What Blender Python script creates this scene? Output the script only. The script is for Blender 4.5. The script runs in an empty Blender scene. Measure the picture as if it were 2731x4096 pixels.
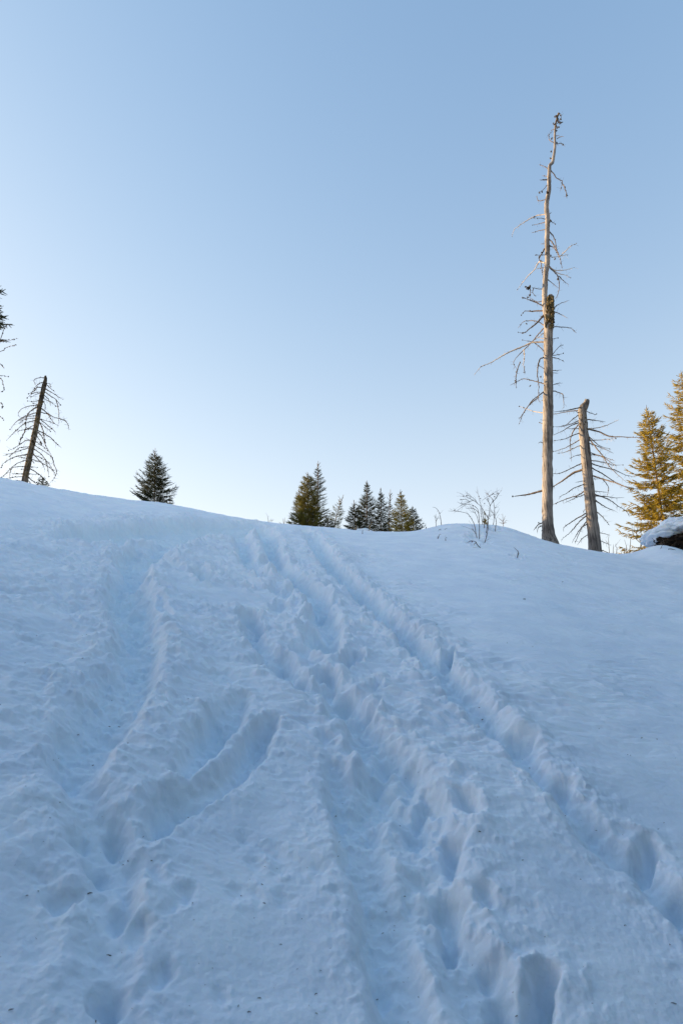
import bpy, math, random
import numpy as np
from mathutils import Vector

# ------------------------------------------------------------------ camera, sky, sun, exposure
S = bpy.context.scene
W0, H0 = 2731.0, 4096.0
PITCH = math.radians(20.0)
EYE = 1.6
FPX = 2731.0                       # focal length in photo pixels (24 mm lens on a 24 mm wide frame)
cam = bpy.data.cameras.new('camera')
cam.sensor_fit = 'HORIZONTAL'; cam.sensor_width = 24.0; cam.lens = 24.0
cam.clip_start = 0.05; cam.clip_end = 4000
cam.dof.use_dof = True; cam.dof.focus_distance = 13.0; cam.dof.aperture_fstop = 6.3
camo = bpy.data.objects.new('camera', cam); S.collection.objects.link(camo)
camo.location = (0, 0, EYE); camo.rotation_euler = (math.pi/2 + PITCH, 0, 0)
S.camera = camo

SUN_EL, SUN_AZ = math.radians(9.0), math.radians(-71.0)   # azimuth from +Y towards +X
world = bpy.data.worlds.new('World'); S.world = world; world.use_nodes = True
nt = world.node_tree; nt.nodes.clear()
sky = nt.nodes.new('ShaderNodeTexSky'); sky.sky_type = 'NISHITA'; sky.sun_disc = False
sky.sun_elevation = SUN_EL; sky.sun_rotation = SUN_AZ
sky.altitude = 1200; sky.air_density = 1.0; sky.dust_density = 4.2; sky.ozone_density = 3.0
bg = nt.nodes.new('ShaderNodeBackground'); bg.inputs['Strength'].default_value = 0.15
out = nt.nodes.new('ShaderNodeOutputWorld')
# the bright side of the sky rolls off softly instead of clipping: c * 2 / (1 + 0.6 c)
mul = nt.nodes.new('ShaderNodeVectorMath'); mul.operation = 'MULTIPLY_ADD'
mul.inputs[1].default_value = (0.57,)*3; mul.inputs[2].default_value = (1.0,)*3
div = nt.nodes.new('ShaderNodeVectorMath'); div.operation = 'DIVIDE'
sca = nt.nodes.new('ShaderNodeVectorMath'); sca.operation = 'SCALE'; sca.inputs['Scale'].default_value = 2.0
nt.links.new(sky.outputs[0], mul.inputs[0]); nt.links.new(sky.outputs[0], div.inputs[0]); nt.links.new(mul.outputs[0], div.inputs[1])
nt.links.new(div.outputs[0], sca.inputs[0])
# pale winter haze low in the sky: fades as exp(-4.2 * height)
wtc = nt.nodes.new('ShaderNodeTexCoord'); sep = nt.nodes.new('ShaderNodeSeparateXYZ')
nt.links.new(wtc.outputs['Generated'], sep.inputs[0])
mx_ = nt.nodes.new('ShaderNodeMath'); mx_.operation = 'MAXIMUM'; mx_.inputs[1].default_value = 0.0
nt.links.new(sep.outputs['Z'], mx_.inputs[0])
m5 = nt.nodes.new('ShaderNodeMath'); m5.operation = 'MULTIPLY'; m5.inputs[1].default_value = -4.2
nt.links.new(mx_.outputs[0], m5.inputs[0])
ex_ = nt.nodes.new('ShaderNodeMath'); ex_.operation = 'EXPONENT'; nt.links.new(m5.outputs[0], ex_.inputs[0])
hz = nt.nodes.new('ShaderNodeVectorMath'); hz.operation = 'SCALE'; hz.inputs[0].default_value = (2.6, 1.55, 0.5)
nt.links.new(ex_.outputs[0], hz.inputs['Scale'])
adv = nt.nodes.new('ShaderNodeVectorMath'); adv.operation = 'ADD'
nt.links.new(sca.outputs[0], adv.inputs[0]); nt.links.new(hz.outputs[0], adv.inputs[1]); nt.links.new(adv.outputs[0], bg.inputs[0])
nt.links.new(bg.outputs[0], out.inputs[0])

sun = bpy.data.lights.new('sun', 'SUN'); sun.energy = 4.6; sun.angle = math.radians(0.5)
sun.color = (1.0, 0.72, 0.40)
suno = bpy.data.objects.new('sun', sun); S.collection.objects.link(suno)
sd = Vector((math.sin(SUN_AZ)*math.cos(SUN_EL), math.cos(SUN_AZ)*math.cos(SUN_EL), math.sin(SUN_EL)))
suno.rotation_euler = sd.to_track_quat('Z', 'Y').to_euler(); suno.location = sd*60
S.view_settings.view_transform = 'Standard'; S.view_settings.look = 'None'
S.view_settings.exposure = 1.66; S.view_settings.gamma = 1.0
S.cycles.max_bounces = 8; S.cycles.diffuse_bounces = 3

# ------------------------------------------------------------------ helpers
def ray(px, py):
    a = (px - W0/2)/FPX; b = (H0/2 - py)/FPX
    return np.array([a, math.cos(PITCH) - b*math.sin(PITCH), math.sin(PITCH) + b*math.cos(PITCH)])
def at(px, py, r):
    """the point seen at photo pixel (px, py) at horizontal distance r from the camera"""
    d = ray(px, py); t = r/math.hypot(d[0], d[1])
    return np.array([d[0]*t, d[1]*t, EYE + d[2]*t])

def mesh_obj(name, verts, faces, mat, parent=None, smooth=True, flat_n=None):
    """verts (n,3); faces: list of index arrays each (m,k)"""
    verts = np.asarray(verts, dtype=np.float32)
    if not isinstance(faces, list): faces = [faces]
    faces = [np.asarray(f, dtype=np.int32) for f in faces if len(f)]
    me = bpy.data.meshes.new(name)
    me.vertices.add(len(verts)); me.vertices.foreach_set('co', verts.ravel())
    nl = sum(f.size for f in faces); npoly = sum(len(f) for f in faces)
    me.loops.add(nl); me.polygons.add(npoly)
    me.loops.foreach_set('vertex_index', np.concatenate([f.ravel() for f in faces]))
    st = []; o = 0
    for f in faces:
        st.append(o + np.arange(len(f), dtype=np.int32)*f.shape[1]); o += f.size
    me.polygons.foreach_set('loop_start', np.concatenate(st).astype(np.int32))
    me.polygons.foreach_set('use_smooth', np.full(npoly, smooth, dtype=bool))
    me.update(calc_edges=True)
    me.materials.append(mat)
    ob = bpy.data.objects.new(name, me); S.collection.objects.link(ob)
    if parent is not None: ob.parent = parent
    return ob
def tag(o, label=None, cat=None, group=None, kind=None):
    if label: o['label'] = label
    if cat: o['category'] = cat
    if group: o['group'] = group
    if kind: o['kind'] = kind
    return o
def empty(name, loc):
    o = bpy.data.objects.new(name, None); S.collection.objects.link(o); o.location = loc
    o.empty_display_size = 0.2
    return o

_rng = np.random.default_rng(7)
_G = _rng.uniform(0, 2*math.pi, (256, 256)); _GX, _GY = np.cos(_G), np.sin(_G)
def noise(x, y):
    x = np.asarray(x, dtype=np.float64); y = np.asarray(y, dtype=np.float64)
    xi = np.floor(x).astype(int); yi = np.floor(y).astype(int); fx = x - xi; fy = y - yi
    u = fx*fx*fx*(fx*(fx*6-15)+10); v = fy*fy*fy*(fy*(fy*6-15)+10)
    def g(a, b, dx, dy):
        A = (xi+a) & 255; B = (yi+b) & 255
        return _GX[A, B]*dx + _GY[A, B]*dy
    n00 = g(0,0,fx,fy); n10 = g(1,0,fx-1,fy); n01 = g(0,1,fx,fy-1); n11 = g(1,1,fx-1,fy-1)
    return ((n00*(1-u)+n10*u)*(1-v) + (n01*(1-u)+n11*u)*v)*1.5
def fbm(x, y, octv=4, gain=0.5, ox=0.0):
    s = 0; a = 1.0; f = 1.0
    for i in range(octv):
        s = s + a*noise(x*f + 17.3*i + ox, y*f + 41.7*i - ox); a *= gain; f *= 2.03
    return s
def sstep(a, b, x):
    t = np.clip((x-a)/(b-a), 0, 1); return t*t*(3-2*t)

# ------------------------------------------------------------------ the hill
R0, KR = 13.0, 0.0103
RR = math.sqrt(R0*R0 + EYE/KR)                          # where the ridge line is seen
DROP = EYE/RR + KR*(RR-R0)**2/RR
RIDGE = [(-300,1880),(0,1907),(225,1958),(435,1991),(700,2020),(870,2058),(1080,2093),(1300,2112),(1480,2127),(1690,2132),
         (1915,2138),(2090,2150),(2230,2178),(2400,2208),(2520,2228),(2731,2256),(3000,2290)]
_az, _m = [], []
for px, py in RIDGE:
    d = ray(px, py); az = math.atan2(d[0], d[1])
    _az.append(az); _m.append(d[2]/math.hypot(d[0], d[1]) + DROP - (0.47*math.cos(az) - 0.128*math.sin(az)))
_az = [-1.5, -1.0] + _az + [1.0, 1.5]; _m = [0, 0.0] + _m + [0.0, 0]
_fa = np.linspace(-math.pi, math.pi, 1441); _fm = np.interp(_fa, _az, _m)
_k = np.exp(-0.5*(np.arange(-14, 15)/5.0)**2); _k /= _k.sum()
_fm = np.convolve(np.pad(_fm, 14, mode='edge'), _k, mode='valid')
def base_z(x, y):
    x = np.asarray(x, dtype=float); y = np.asarray(y, dtype=float)
    r = np.hypot(x, y); az = np.arctan2(x, y)
    m = 0.47*np.cos(az) - 0.128*np.sin(az) + np.interp(az, _fa, _fm)
    t = np.maximum(r - R0, 0)
    # rising part rolls over to a plateau; the falling part behind the camera flattens into a valley
    lim = np.maximum(m, 0)/(2*KR)
    up = np.where(t < lim, KR*t*t, m*t - KR*lim*lim + 0.0)
    z = m*r - np.where(m > 0, up, 0)
    z = np.where(m > 0, z - 0.0004*np.maximum(t-lim, 0)**1.5, m*np.minimum(r, 45) + m*0.08*np.maximum(r-45, 0))
    # low snow mound under the rose bush
    z = z + 0.30*np.exp(-((np.abs(x-3.45)/1.35)**3 + ((y-16.6)/1.5)**2))
    # bank heaped against the uprooted stump on the right
    z = z + 0.42*np.exp(-(((x-7.3)/0.55)**2 + ((y-14.6)/1.1)**2))
    return z
def hit(px, py):
    """point of the smooth hill under a photo pixel"""
    d = ray(px, py); h = math.hypot(d[0], d[1]); rs = np.geomspace(0.8, 60, 1500)
    X = d[0]/h*rs; Y = d[1]/h*rs; Z = EYE + d[2]/h*rs
    g = base_z(X, Y) - Z; k = np.argmax(g > 0)
    if g[k] <= 0: k = int(np.argmax(g))
    return np.array([X[k], Y[k]]), rs[k]

# --- sheet: polar grid round the photographer, fine in front
def spaced(a, b, fn):
    v = [a]
    while v[-1] < b: v.append(v[-1] + fn(v[-1]))
    return np.array(v)
QUAL = 1.0
def dr(r):
    if r < 1.6: return 0.03
    if r < 22: return (0.0055 + 0.0017*max(r-2.2, 0))*QUAL
    return min(0.04*1.06**((r-22)*0.9)*1.0 + 0.03, 0.09*r)
rad = spaced(0.25, 1500.0, dr)
def da(a):
    a = abs(a)
    if a < 0.62: return 0.00125*QUAL
    return 0.00125*QUAL + (a-0.62)*0.06
azp = spaced(0.0, 3.1, da); azp = azp[azp < 3.13]
azs = np.concatenate([-azp[::-1], azp[1:], [math.pi]])
A, R = np.meshgrid(azs, rad)
X = R*np.sin(A); Y = R*np.cos(A)
near = (R < 24) & (np.abs(A) < 0.95)
ix = np.where(near.ravel())[0]
xx = X.ravel()[ix]; yy = Y.ravel()[ix]; rr = R.ravel()[ix]

# each point's place in the photo, used only to read off how trampled that part of the slope is
def proj(x, y):
    z = base_z(x, y) - EYE
    dep = y*math.cos(PITCH) + z*math.sin(PITCH); up = -y*math.sin(PITCH) + z*math.cos(PITCH)
    dep = np.maximum(dep, 0.3)
    return W0/2 + FPX*x/dep, H0/2 - FPX*up/dep

H = np.zeros_like(xx)
w1 = fbm(xx*3.1, yy*3.1, 3); w2 = fbm(xx*3.1+50, yy*3.1+9, 3)
w3 = fbm(xx*13, yy*13, 2); w4 = fbm(xx*13+31, yy*13+7, 2)
ws_ = sstep(2.0, 6.0, rr)*0.8 + 0.2
wx = xx + 0.045*w1*(0.5+0.5*ws_) + 0.012*w3*ws_; wy = yy + 0.055*w2*(0.5+0.5*ws_) + 0.014*w4*ws_

lump = fbm(xx*7.0, yy*6.0, 4, 0.52, 3.0)
lump2 = fbm(xx*16.0, yy*14.0, 3, 0.55, 8.0)
trod = np.zeros_like(xx)

def seg_dist(path):
    """distance to a polyline, signed side and interpolated half width / depth"""
    P = np.array([p[:2] for p in path]); best = np.full(xx.shape, 1e9)
    hw = np.zeros_like(xx); dp = np.zeros_like(xx); sd_ = np.zeros_like(xx)
    for i in range(len(P)-1):
        a, b = P[i], P[i+1]; ab = b-a; L2 = ab@ab + 1e-9
        t = np.clip(((wx-a[0])*ab[0] + (wy-a[1])*ab[1])/L2, 0, 1)
        ex = wx - a[0] - t*ab[0]; ey = wy - a[1] - t*ab[1]; d = np.hypot(ex, ey)
        m = d < best
        best[m] = d[m]
        hw[m] = (path[i][2]*(1-t) + path[i+1][2]*t)[m]; dp[m] = (path[i][3]*(1-t) + path[i+1][3]*t)[m]
        sd_[m] = np.sign(ab[0]*ey - ab[1]*ex)[m]
    return best, sd_, hw, dp
def track(pts, berm_l=0.3, berm_r=0.3, wall=0.7, rough=1.0, wall_r=None, k=1.0, fixw=None):
    """pts: (photo x, photo y, half width px, depth m); listed downhill, so side>0 is the right in the photo"""
    global H, trod
    path = []
    for px, py, w, dpt in pts:
        (gx, gy), r = hit(px, py)
        dep = gy*math.cos(PITCH) + (base_z(gx, gy)-EYE)*math.sin(PITCH)
        path.append((gx, gy, w*k*dep/FPX, dpt*min(max(0.60 + 0.16*(r-2.5), 0.60), 2.0)))
    d, s, hw, dp = seg_dist(path)
    q = d/np.maximum(hw, 0.01)
    wl = np.where(s > 0, wall if wall_r is None else wall_r, wall)
    inside = 1 - sstep(0, 1, (q-1+wl)/(wl+0.12))
    H = H - inside*dp*(1 + 0.2*w1)
    bl = np.where(s > 0, berm_r, berm_l)
    bm = np.exp(-((d - hw*1.35)/(0.05 + 0.35*hw))**2)*bl
    H = H + bm*dp*0.55*(0.8 + 0.45*lump)*(0.45 + 0.55*sstep(2.5, 5, rr))
    trod = np.maximum(trod, rough*np.clip(inside*0.8 + np.exp(-((d-hw)/(0.10+hw*0.8))**2)*(1.0 if True else 0), 0, 1))
def hole(px, py, wpx, hpx, depth, rot=0.0, edge=0.35, lip=0.15, dirt=0.0):
    """a footprint hole centred under a photo pixel; wpx, hpx = its full size in the photo"""
    global H, trod
    (gx, gy), r = hit(px, py)
    (ux, uy), _ = hit(px, py-hpx/2); (lx, ly), _ = hit(px, py+hpx/2)
    dep = gy*math.cos(PITCH) + (base_z(gx, gy)-EYE)*math.sin(PITCH)
    hwid = 0.5*wpx*dep/FPX; hlen = min(max(0.5*math.hypot(ux-lx, uy-ly), 0.06), 0.42)
    m = (np.abs(xx-gx) < 1.0) & (np.abs(yy-gy) < 1.0)
    ex = wx[m]-gx; ey = wy[m]-gy
    th = math.atan2(gx, gy) + math.radians(rot); c, s_ = math.cos(th), math.sin(th)
    b = (ex*s_ + ey*c)/hlen; a = (ex*c - ey*s_)/hwid/(1 + 0.32*np.clip(b, -1, 1))
    a = a + 0.25*fbm(ex*9+gx*7, ey*9+gy*5, 2); b = b + 0.18*fbm(ex*8+gx*3, ey*8+gy*9, 2)
    q = (np.abs(a)**2.2 + np.abs(b)**2.2)**(1/2.2)
    if r < 3.4: edge = max(edge, 0.6)
    ins = 1 - sstep(1-edge, 1.15, q)
    h = H[m]
    h = h - ins*depth*(0.8 if r < 3.2 else 0.85)*(1 + 0.2*b)          # deeper uphill: the sole pressed level into the slope
    h = h + (lip*0.4 if r < 3.4 else lip)*depth*np.exp(-((q-1.35)/0.3)**2)*(0.8 + 0.5*lump[m])
    H[m] = h
    trod[m] = np.maximum(trod[m], np.exp(-np.maximum(q-1, 0)**2*2.0)*0.9)

# trodden gully near the top left, and the wide trench running down from it
track([(1010,2100,100,0.08),(800,2106,160,0.26),(600,2120,170,0.32),(420,2134,150,0.28),(290,2155,90,0.10)], 0.1, 0.1, 0.5, 0.8)
track([(800,2130,50,0.06),(640,2180,70,0.10),(540,2240,75,0.12),(500,2330,80,0.13),(525,2430,90,0.17),(545,2520,95,0.18),
       (540,2620,105,0.19),(490,2730,115,0.18),(415,2830,135,0.19),(360,2920,135,0.19),(305,3030,115,0.18),(300,3130,90,0.12),
       (360,3250,110,0.12),(430,3380,120,0.11),(420,3520,120,0.09),(400,3700,120,0.07),(430,3900,130,0.05),(430,4096,130,0.04)],
      0.15, 0.45, 0.85, k=1.1, wall_r=0.5)
# crossing scoops left of the middle
track([(985,2770,30,0.05),(905,2840,75,0.14),(835,2930,90,0.19),(775,3020,75,0.17),(735,3085,45,0.10)], 0.1, 0.1, 0.9, wall_r=0.35)
track([(1055,2900,50,0.12),(1020,2985,55,0.15),(930,3090,60,0.14),(800,3140,65,0.14),(690,3210,75,0.16),(600,3290,60,0.12)], 0.12, 0.02, 0.9, wall_r=0.3)
# middle track
track([(1010,2090,30,0.05),(1060,2130,40,0.09),(1085,2200,30,0.14),(1100,2250,35,0.10),(1180,2310,45,0.10),(1250,2370,45,0.13),
       (1290,2440,40,0.15),(1300,2520,60,0.14),(1270,2600,75,0.10)], 0.4, 0.4, 0.8, wall_r=0.6, k=1.25)
track([(950,2120,40,0.06),(975,2180,45,0.09),(990,2260,40,0.10),(1050,2310,35,0.06)], 0.2, 0.3, 0.7)
track([(985,2460,55,0.10),(1010,2530,50,0.12),(1050,2600,50,0.08),(1110,2660,70,0.10),(1190,2730,70,0.10),(1300,2760,60,0.06)], 0.3, 0.3, 0.6)
track([(1290,2690,50,0.07),(1370,2790,65,0.12),(1440,2880,85,0.14),(1540,3000,110,0.14),(1620,3110,140,0.14),(1650,3220,170,0.14),
       (1690,3350,180,0.13),(1740,3500,180,0.12),(1760,3650,160,0.10),(1850,3800,170,0.09),(1980,3950,190,0.09),(2060,4096,190,0.10)],
      0.12, 0.45, 0.4, wall_r=0.85)
track([(1340,3030,40,0.06),(1400,3150,100,0.18),(1440,3300,110,0.18),(1470,3450,110,0.18),(1520,3600,110,0.17),(1570,3800,120,0.16),(1640,4096,130,0.12)], 0.05, 0.12, 0.3, wall_r=0.8)
# right track
track([(1230,2120,30,0.06),(1275,2180,35,0.09),(1310,2240,38,0.12),(1370,2300,40,0.13),(1450,2370,42,0.14),(1550,2470,48,0.15),
       (1640,2550,50,0.15),(1710,2610,50,0.15),(1790,2690,55,0.15),(1860,2760,65,0.14),(1940,2860,70,0.14),(2060,2960,70,0.14),
       (2130,3050,60,0.12),(2240,3180,60,0.11),(2400,3340,80,0.12),(2570,3470,80,0.12),(2700,3620,80,0.12),(2900,3850,90,0.12)],
      0.05, 0.38, 0.35, wall_r=1.0, k=1.2)
HOLES = [  # x, y, w, h, depth, rotation
 (808,2300,95,80,0.20,0),(690,2250,110,60,0.12,-30),(500,2250,90,60,0.08,0),(650,2425,50,90,0.09,-10),(560,2430,90,70,0.07,0),
 (1009,2480,60,75,0.17,-8),(1068,2190,30,110,0.12,0),(1045,2300,60,40,0.09,0),(1310,2580,105,110,0.20,-6),(1235,2540,60,60,0.12,0),
 (1300,2430,45,120,0.12,20),(1134,2650,90,70,0.14,0),(1215,2740,70,60,0.16,0),(1160,2370,50,50,0.08,0),(1348,2285,40,60,0.10,0),
 (1774,2640,50,120,0.18,14),(1640,2560,70,60,0.07,20),(1700,2700,60,50,0.05,0),(2050,2945,110,80,0.15,10),(1960,2900,60,60,0.08,0),(2225,3160,80,110,0.11,25),
 (2550,3410,80,140,0.18,18),(2680,3600,70,120,0.12,25),(2340,3280,60,60,0.05,0),
 (1493,3150,150,190,0.16,0),(1678,3200,70,100,0.14,0),(1640,3050,80,60,0.12,0),(1880,3230,90,130,0.15,-10),(1483,3290,70,60,0.10,0),
 (1560,2990,80,80,0.09,0),(1450,2870,60,90,0.09,0),(1640,3290,90,70,0.10,0),
 (1822,3410,80,170,0.20,4),(1780,3600,160,150,0.15,0),(1800,3730,85,170,0.18,4),(1950,3580,100,90,0.08,0),
 (2165,3980,120,300,0.22,2),(2015,4010,130,220,0.11,0),(1960,3840,90,80,0.06,0),(1690,3480,90,60,0.05,0),
 (277,3085,110,90,0.13,0),(430,2900,80,70,0.08,0),(321,3305,80,50,0.08,0),(473,3300,90,110,0.14,0),(395,3450,120,60,0.09,0),(250,2950,90,100,0.06,0),
 (473,3640,110,80,0.08,0),(215,3590,130,70,0.06,0),(510,3560,80,70,0.05,0),(435,3960,150,170,0.13,0),(560,3720,100,90,0.05,0),
 (1050,2915,75,110,0.10,20),(665,3200,140,140,0.12,12),(850,2890,100,130,0.07,10),(560,3430,80,60,0.04,0),
 (1010,3420,60,40,0.02,0),(660,3880,80,60,0.04,0),(730,3560,70,60,0.04,0),(1900,2148,70,22,0.10,0),(1975,2118,60,18,0.06,0),(1890,2172,50,16,0.06,0),(1945,2172,40,14,0.05,0),(2068,2226,40,14,0.05,0),(640,3470,60,50,0.03,0),(870,2700,120,60,0.04,0),(1500,3880,90,60,0.05,0),
]
for h in HOLES: hole(*h)
rs = random.Random(9)
for i in range(70):                                   # overlapping steps in the middle track
    py = rs.uniform(2140, 3350); px = 1000 + (py-2140)*0.60 + rs.gauss(0, 75)
    hole(px, py, rs.uniform(35, 75), rs.uniform(30, 80)*(0.6+0.4*(py-2100)/1200), rs.uniform(0.04, 0.12), rs.uniform(-25, 25), 0.5, 0.25)
for i in range(40):                                   # and in the top of the left one
    py = rs.uniform(2085, 2560); px = 560 + rs.gauss(0, 60) + max(0, 2200-py)*rs.uniform(-1, 2.5)
    hole(px, py, rs.uniform(40, 80), rs.uniform(20, 60), rs.uniform(0.03, 0.11), rs.uniform(-25, 25), 0.5, 0.25)
# stray small dents scattered beside the tracks
rs = random.Random(5)
for i in range(150):
    px = rs.uniform(30, 1900); py = rs.choice([rs.uniform(2150, 2700), rs.uniform(2500, 4000)])
    if px > 1150 + (py-2100)*0.75: continue
    hole(px, py, rs.uniform(30, 90), rs.uniform(20, 50), rs.uniform(0.008, 0.03), rs.uniform(-20, 20), 0.8, 0.2)

lim_ = 0.15 + 0.018*np.clip(rr-3, 0, 10)
H = np.where(H < 0, -lim_*np.tanh(-H/lim_), H)
full = np.zeros(X.size); full[ix] = H; full = full.reshape(X.shape)
def blur(a, sg, ax):
    n = int(3*sg); k = np.exp(-0.5*(np.arange(-n, n+1)/sg)**2); k /= k.sum(); o = np.zeros_like(a)
    for i, w in zip(range(-n, n+1), k): o += w*np.roll(a, i, axis=ax)
    return o
fb = blur(blur(full, 3.4, 1), 1.7, 0).ravel()[ix]; ff = blur(blur(full, 1.5, 1), 1.2, 0).ravel()[ix]
kk = sstep(3.0, 6.5, rr); H = fb*(1-kk) + ff*kk
pxs, pys = proj(xx, yy)
# how wind-rippled the crust is: strongly left of the right-hand track, faintly right of it
edge = 1330 + (pys-2120)*0.98
left = 1 - sstep(-80, 260, pxs - edge)
topfade = sstep(2085, 2190, pys + 0.10*np.clip(700-pxs, -400, 700))
drift = np.exp(-(((pxs-2080)/420)**2 + ((pys-2780)/110)**2))
ripm = (0.24 + 0.76*left*topfade) + 0.9*drift*(1-left)
calm = fbm(xx*0.8, yy*0.8, 2, 0.5, 5.0)
rx = xx + 0.10*fbm(xx*1.7, yy*1.7, 2, 0.5, 2.0); ry = yy + 0.10*fbm(xx*2.1, yy*2.1, 2, 0.5, 6.0)
rip = fbm(rx*4.6 + ry*0.6, ry*11.0 + rx*1.5, 3, 0.5, 11.0)
rip2 = fbm(rx*9.0, ry*24.0 + rx*2.0, 2, 0.5, 13.0)
farr = sstep(2.4, 4.6, rr)*1.15 + 0.15 + 0.1*np.clip(rr-5, 0, 6)
H += farr*ripm*(0.5 + 0.9*np.clip(calm+0.4, 0, 1))*(0.019*rip + 0.008*rip2)
H += (0.55 + 0.45*left)*0.030*fbm(xx*1.3, yy*1.3, 3, 0.5, 21.0)
H += 0.010*fbm(xx*0.7, yy*0.9, 2, 0.5, 23.0)
trodw = trod*(0.75 + 0.5*fbm(xx*1.1, yy*1.1, 2, 0.5, 44.0))
H += trodw*0.016*np.clip(lump2-0.25, 0, 1)*(0.4+0.12*rr)
H += trodw*(0.20+0.19*np.minimum(rr, 10))*(0.018*lump + 0.010*lump2 + 0.002*fbm(xx*38, yy*34, 2, 0.5, 31.0))
H += 0.0012*fbm(xx*45, yy*45, 2, 0.6, 4.0)*(0.4+0.6*left)
fade = (1 - sstep(0.80, 0.95, np.abs(np.arctan2(xx, yy))))*(1 - sstep(19, 24, rr))
Z = base_z(X, Y)
Zr = Z.ravel(); Zr[ix] += H*fade
Zr += 0.05*fbm(X.ravel()*0.35, Y.ravel()*0.35, 2)*sstep(18, 30, R.ravel())
Z = Zr.reshape(X.shape)
# crumble trodden walls sideways as well, so that they do not read as a stretched sheet
XS = X.ravel().copy(); YS = Y.ravel().copy(); sh = np.zeros_like(XS); sh[ix] = np.clip(trod, 0, 1)*fade
zz = Z.ravel()[ix]
XS[ix] += sh[ix]*(0.006*noise(yy*16+3, zz*22) + 0.003*noise(yy*38, zz*45+9))
YS[ix] += sh[ix]*(0.006*noise(xx*16+8, zz*22+5) + 0.003*noise(xx*38+2, zz*45))
def ground(x, y):
    """height of the finished snow surface"""
    r = math.hypot(x, y); a = math.atan2(x, y)
    i = min(max(np.searchsorted(rad, r)-1, 0), len(rad)-2); j = min(max(np.searchsorted(azs, a)-1, 0), len(azs)-2)
    u = (r-rad[i])/(rad[i+1]-rad[i]); v = (a-azs[j])/(azs[j+1]-azs[j])
    return float((Z[i,j]*(1-v)+Z[i,j+1]*v)*(1-u) + (Z[i+1,j]*(1-v)+Z[i+1,j+1]*v)*u)

# ------------------------------------------------------------------ materials
def mat(name):
    m = bpy.data.materials.new(name); m.use_nodes = True
    return m, m.node_tree, m.node_tree.nodes['Principled BSDF']
def snow_material():
    m, t, b = mat('snow')
    tc = t.nodes.new('ShaderNodeTexCoord')
    n = t.nodes.new('ShaderNodeTexNoise'); n.inputs['Scale'].default_value = 2.2; n.inputs['Detail'].default_value = 5
    cr = t.nodes.new('ShaderNodeValToRGB')
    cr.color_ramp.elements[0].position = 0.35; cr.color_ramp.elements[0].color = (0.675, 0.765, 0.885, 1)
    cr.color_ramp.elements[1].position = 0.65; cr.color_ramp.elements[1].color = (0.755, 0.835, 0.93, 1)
    t.links.new(tc.outputs['Object'], n.inputs['Vector']); t.links.new(n.outputs['Fac'], cr.inputs[0])
    # trodden, packed snow is glassier and a little more cyan than the loose crust
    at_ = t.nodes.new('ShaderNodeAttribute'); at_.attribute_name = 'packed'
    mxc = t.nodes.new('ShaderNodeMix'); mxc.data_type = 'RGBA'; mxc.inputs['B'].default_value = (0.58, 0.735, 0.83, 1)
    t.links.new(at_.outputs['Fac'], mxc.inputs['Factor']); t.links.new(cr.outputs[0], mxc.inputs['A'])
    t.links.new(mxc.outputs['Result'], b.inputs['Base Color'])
    b.inputs['Roughness'].default_value = 0.75; b.inputs['Specular IOR Level'].default_value = 0.2
    n2 = t.nodes.new('ShaderNodeTexNoise'); n2.inputs['Scale'].default_value = 120; n2.inputs['Detail'].default_value = 4
    n3 = t.nodes.new('ShaderNodeTexNoise'); n3.inputs['Scale'].default_value = 24; n3.inputs['Detail'].default_value = 3
    ad = t.nodes.new('ShaderNodeMath'); ad.operation = 'MULTIPLY_ADD'; ad.inputs[1].default_value = 4.0
    bp = t.nodes.new('ShaderNodeBump'); bp.inputs['Strength'].default_value = 0.5; bp.inputs['Distance'].default_value = 0.003
    t.links.new(tc.outputs['Object'], n2.inputs['Vector']); t.links.new(tc.outputs['Object'], n3.inputs['Vector'])
    t.links.new(n3.outputs['Fac'], ad.inputs[0]); t.links.new(n2.outputs['Fac'], ad.inputs[2])
    t.links.new(ad.outputs[0], bp.inputs['Height']); t.links.new(bp.outputs[0], b.inputs['Normal'])
    b.inputs['Subsurface Weight'].default_value = 0.2
    b.inputs['Subsurface Radius'].default_value = (0.35, 0.7, 1.0); b.inputs['Subsurface Scale'].default_value = 0.03
    return m
SNOW = snow_material()

nr, na = X.shape
idx = (np.arange(nr)[:, None]*na + np.arange(na)[None, :])
q = np.stack([idx[:-1, :-1], idx[1:, :-1], idx[1:, 1:], idx[:-1, 1:]], -1).reshape(-1, 4)
wrap = np.stack([idx[:-1, -1], idx[1:, -1], idx[1:, 0], idx[:-1, 0]], -1)
verts = np.stack([XS, YS, Z.ravel()], 1)
verts = np.vstack([verts, [[0, 0, 0.0]]])
c = len(verts)-1
fan = np.stack([idx[0, :], np.roll(idx[0, :], -1), np.full(na, c)], 1)
q = q[:, ::-1]; wrap = wrap[:, ::-1]; fan = fan[:, ::-1]
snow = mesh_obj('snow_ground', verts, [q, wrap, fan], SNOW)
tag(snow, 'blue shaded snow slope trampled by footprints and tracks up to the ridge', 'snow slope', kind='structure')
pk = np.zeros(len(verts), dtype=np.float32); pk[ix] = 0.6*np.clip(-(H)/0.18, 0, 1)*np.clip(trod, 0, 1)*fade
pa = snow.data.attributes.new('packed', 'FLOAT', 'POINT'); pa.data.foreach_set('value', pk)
print('TERRAIN', X.shape)

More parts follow.
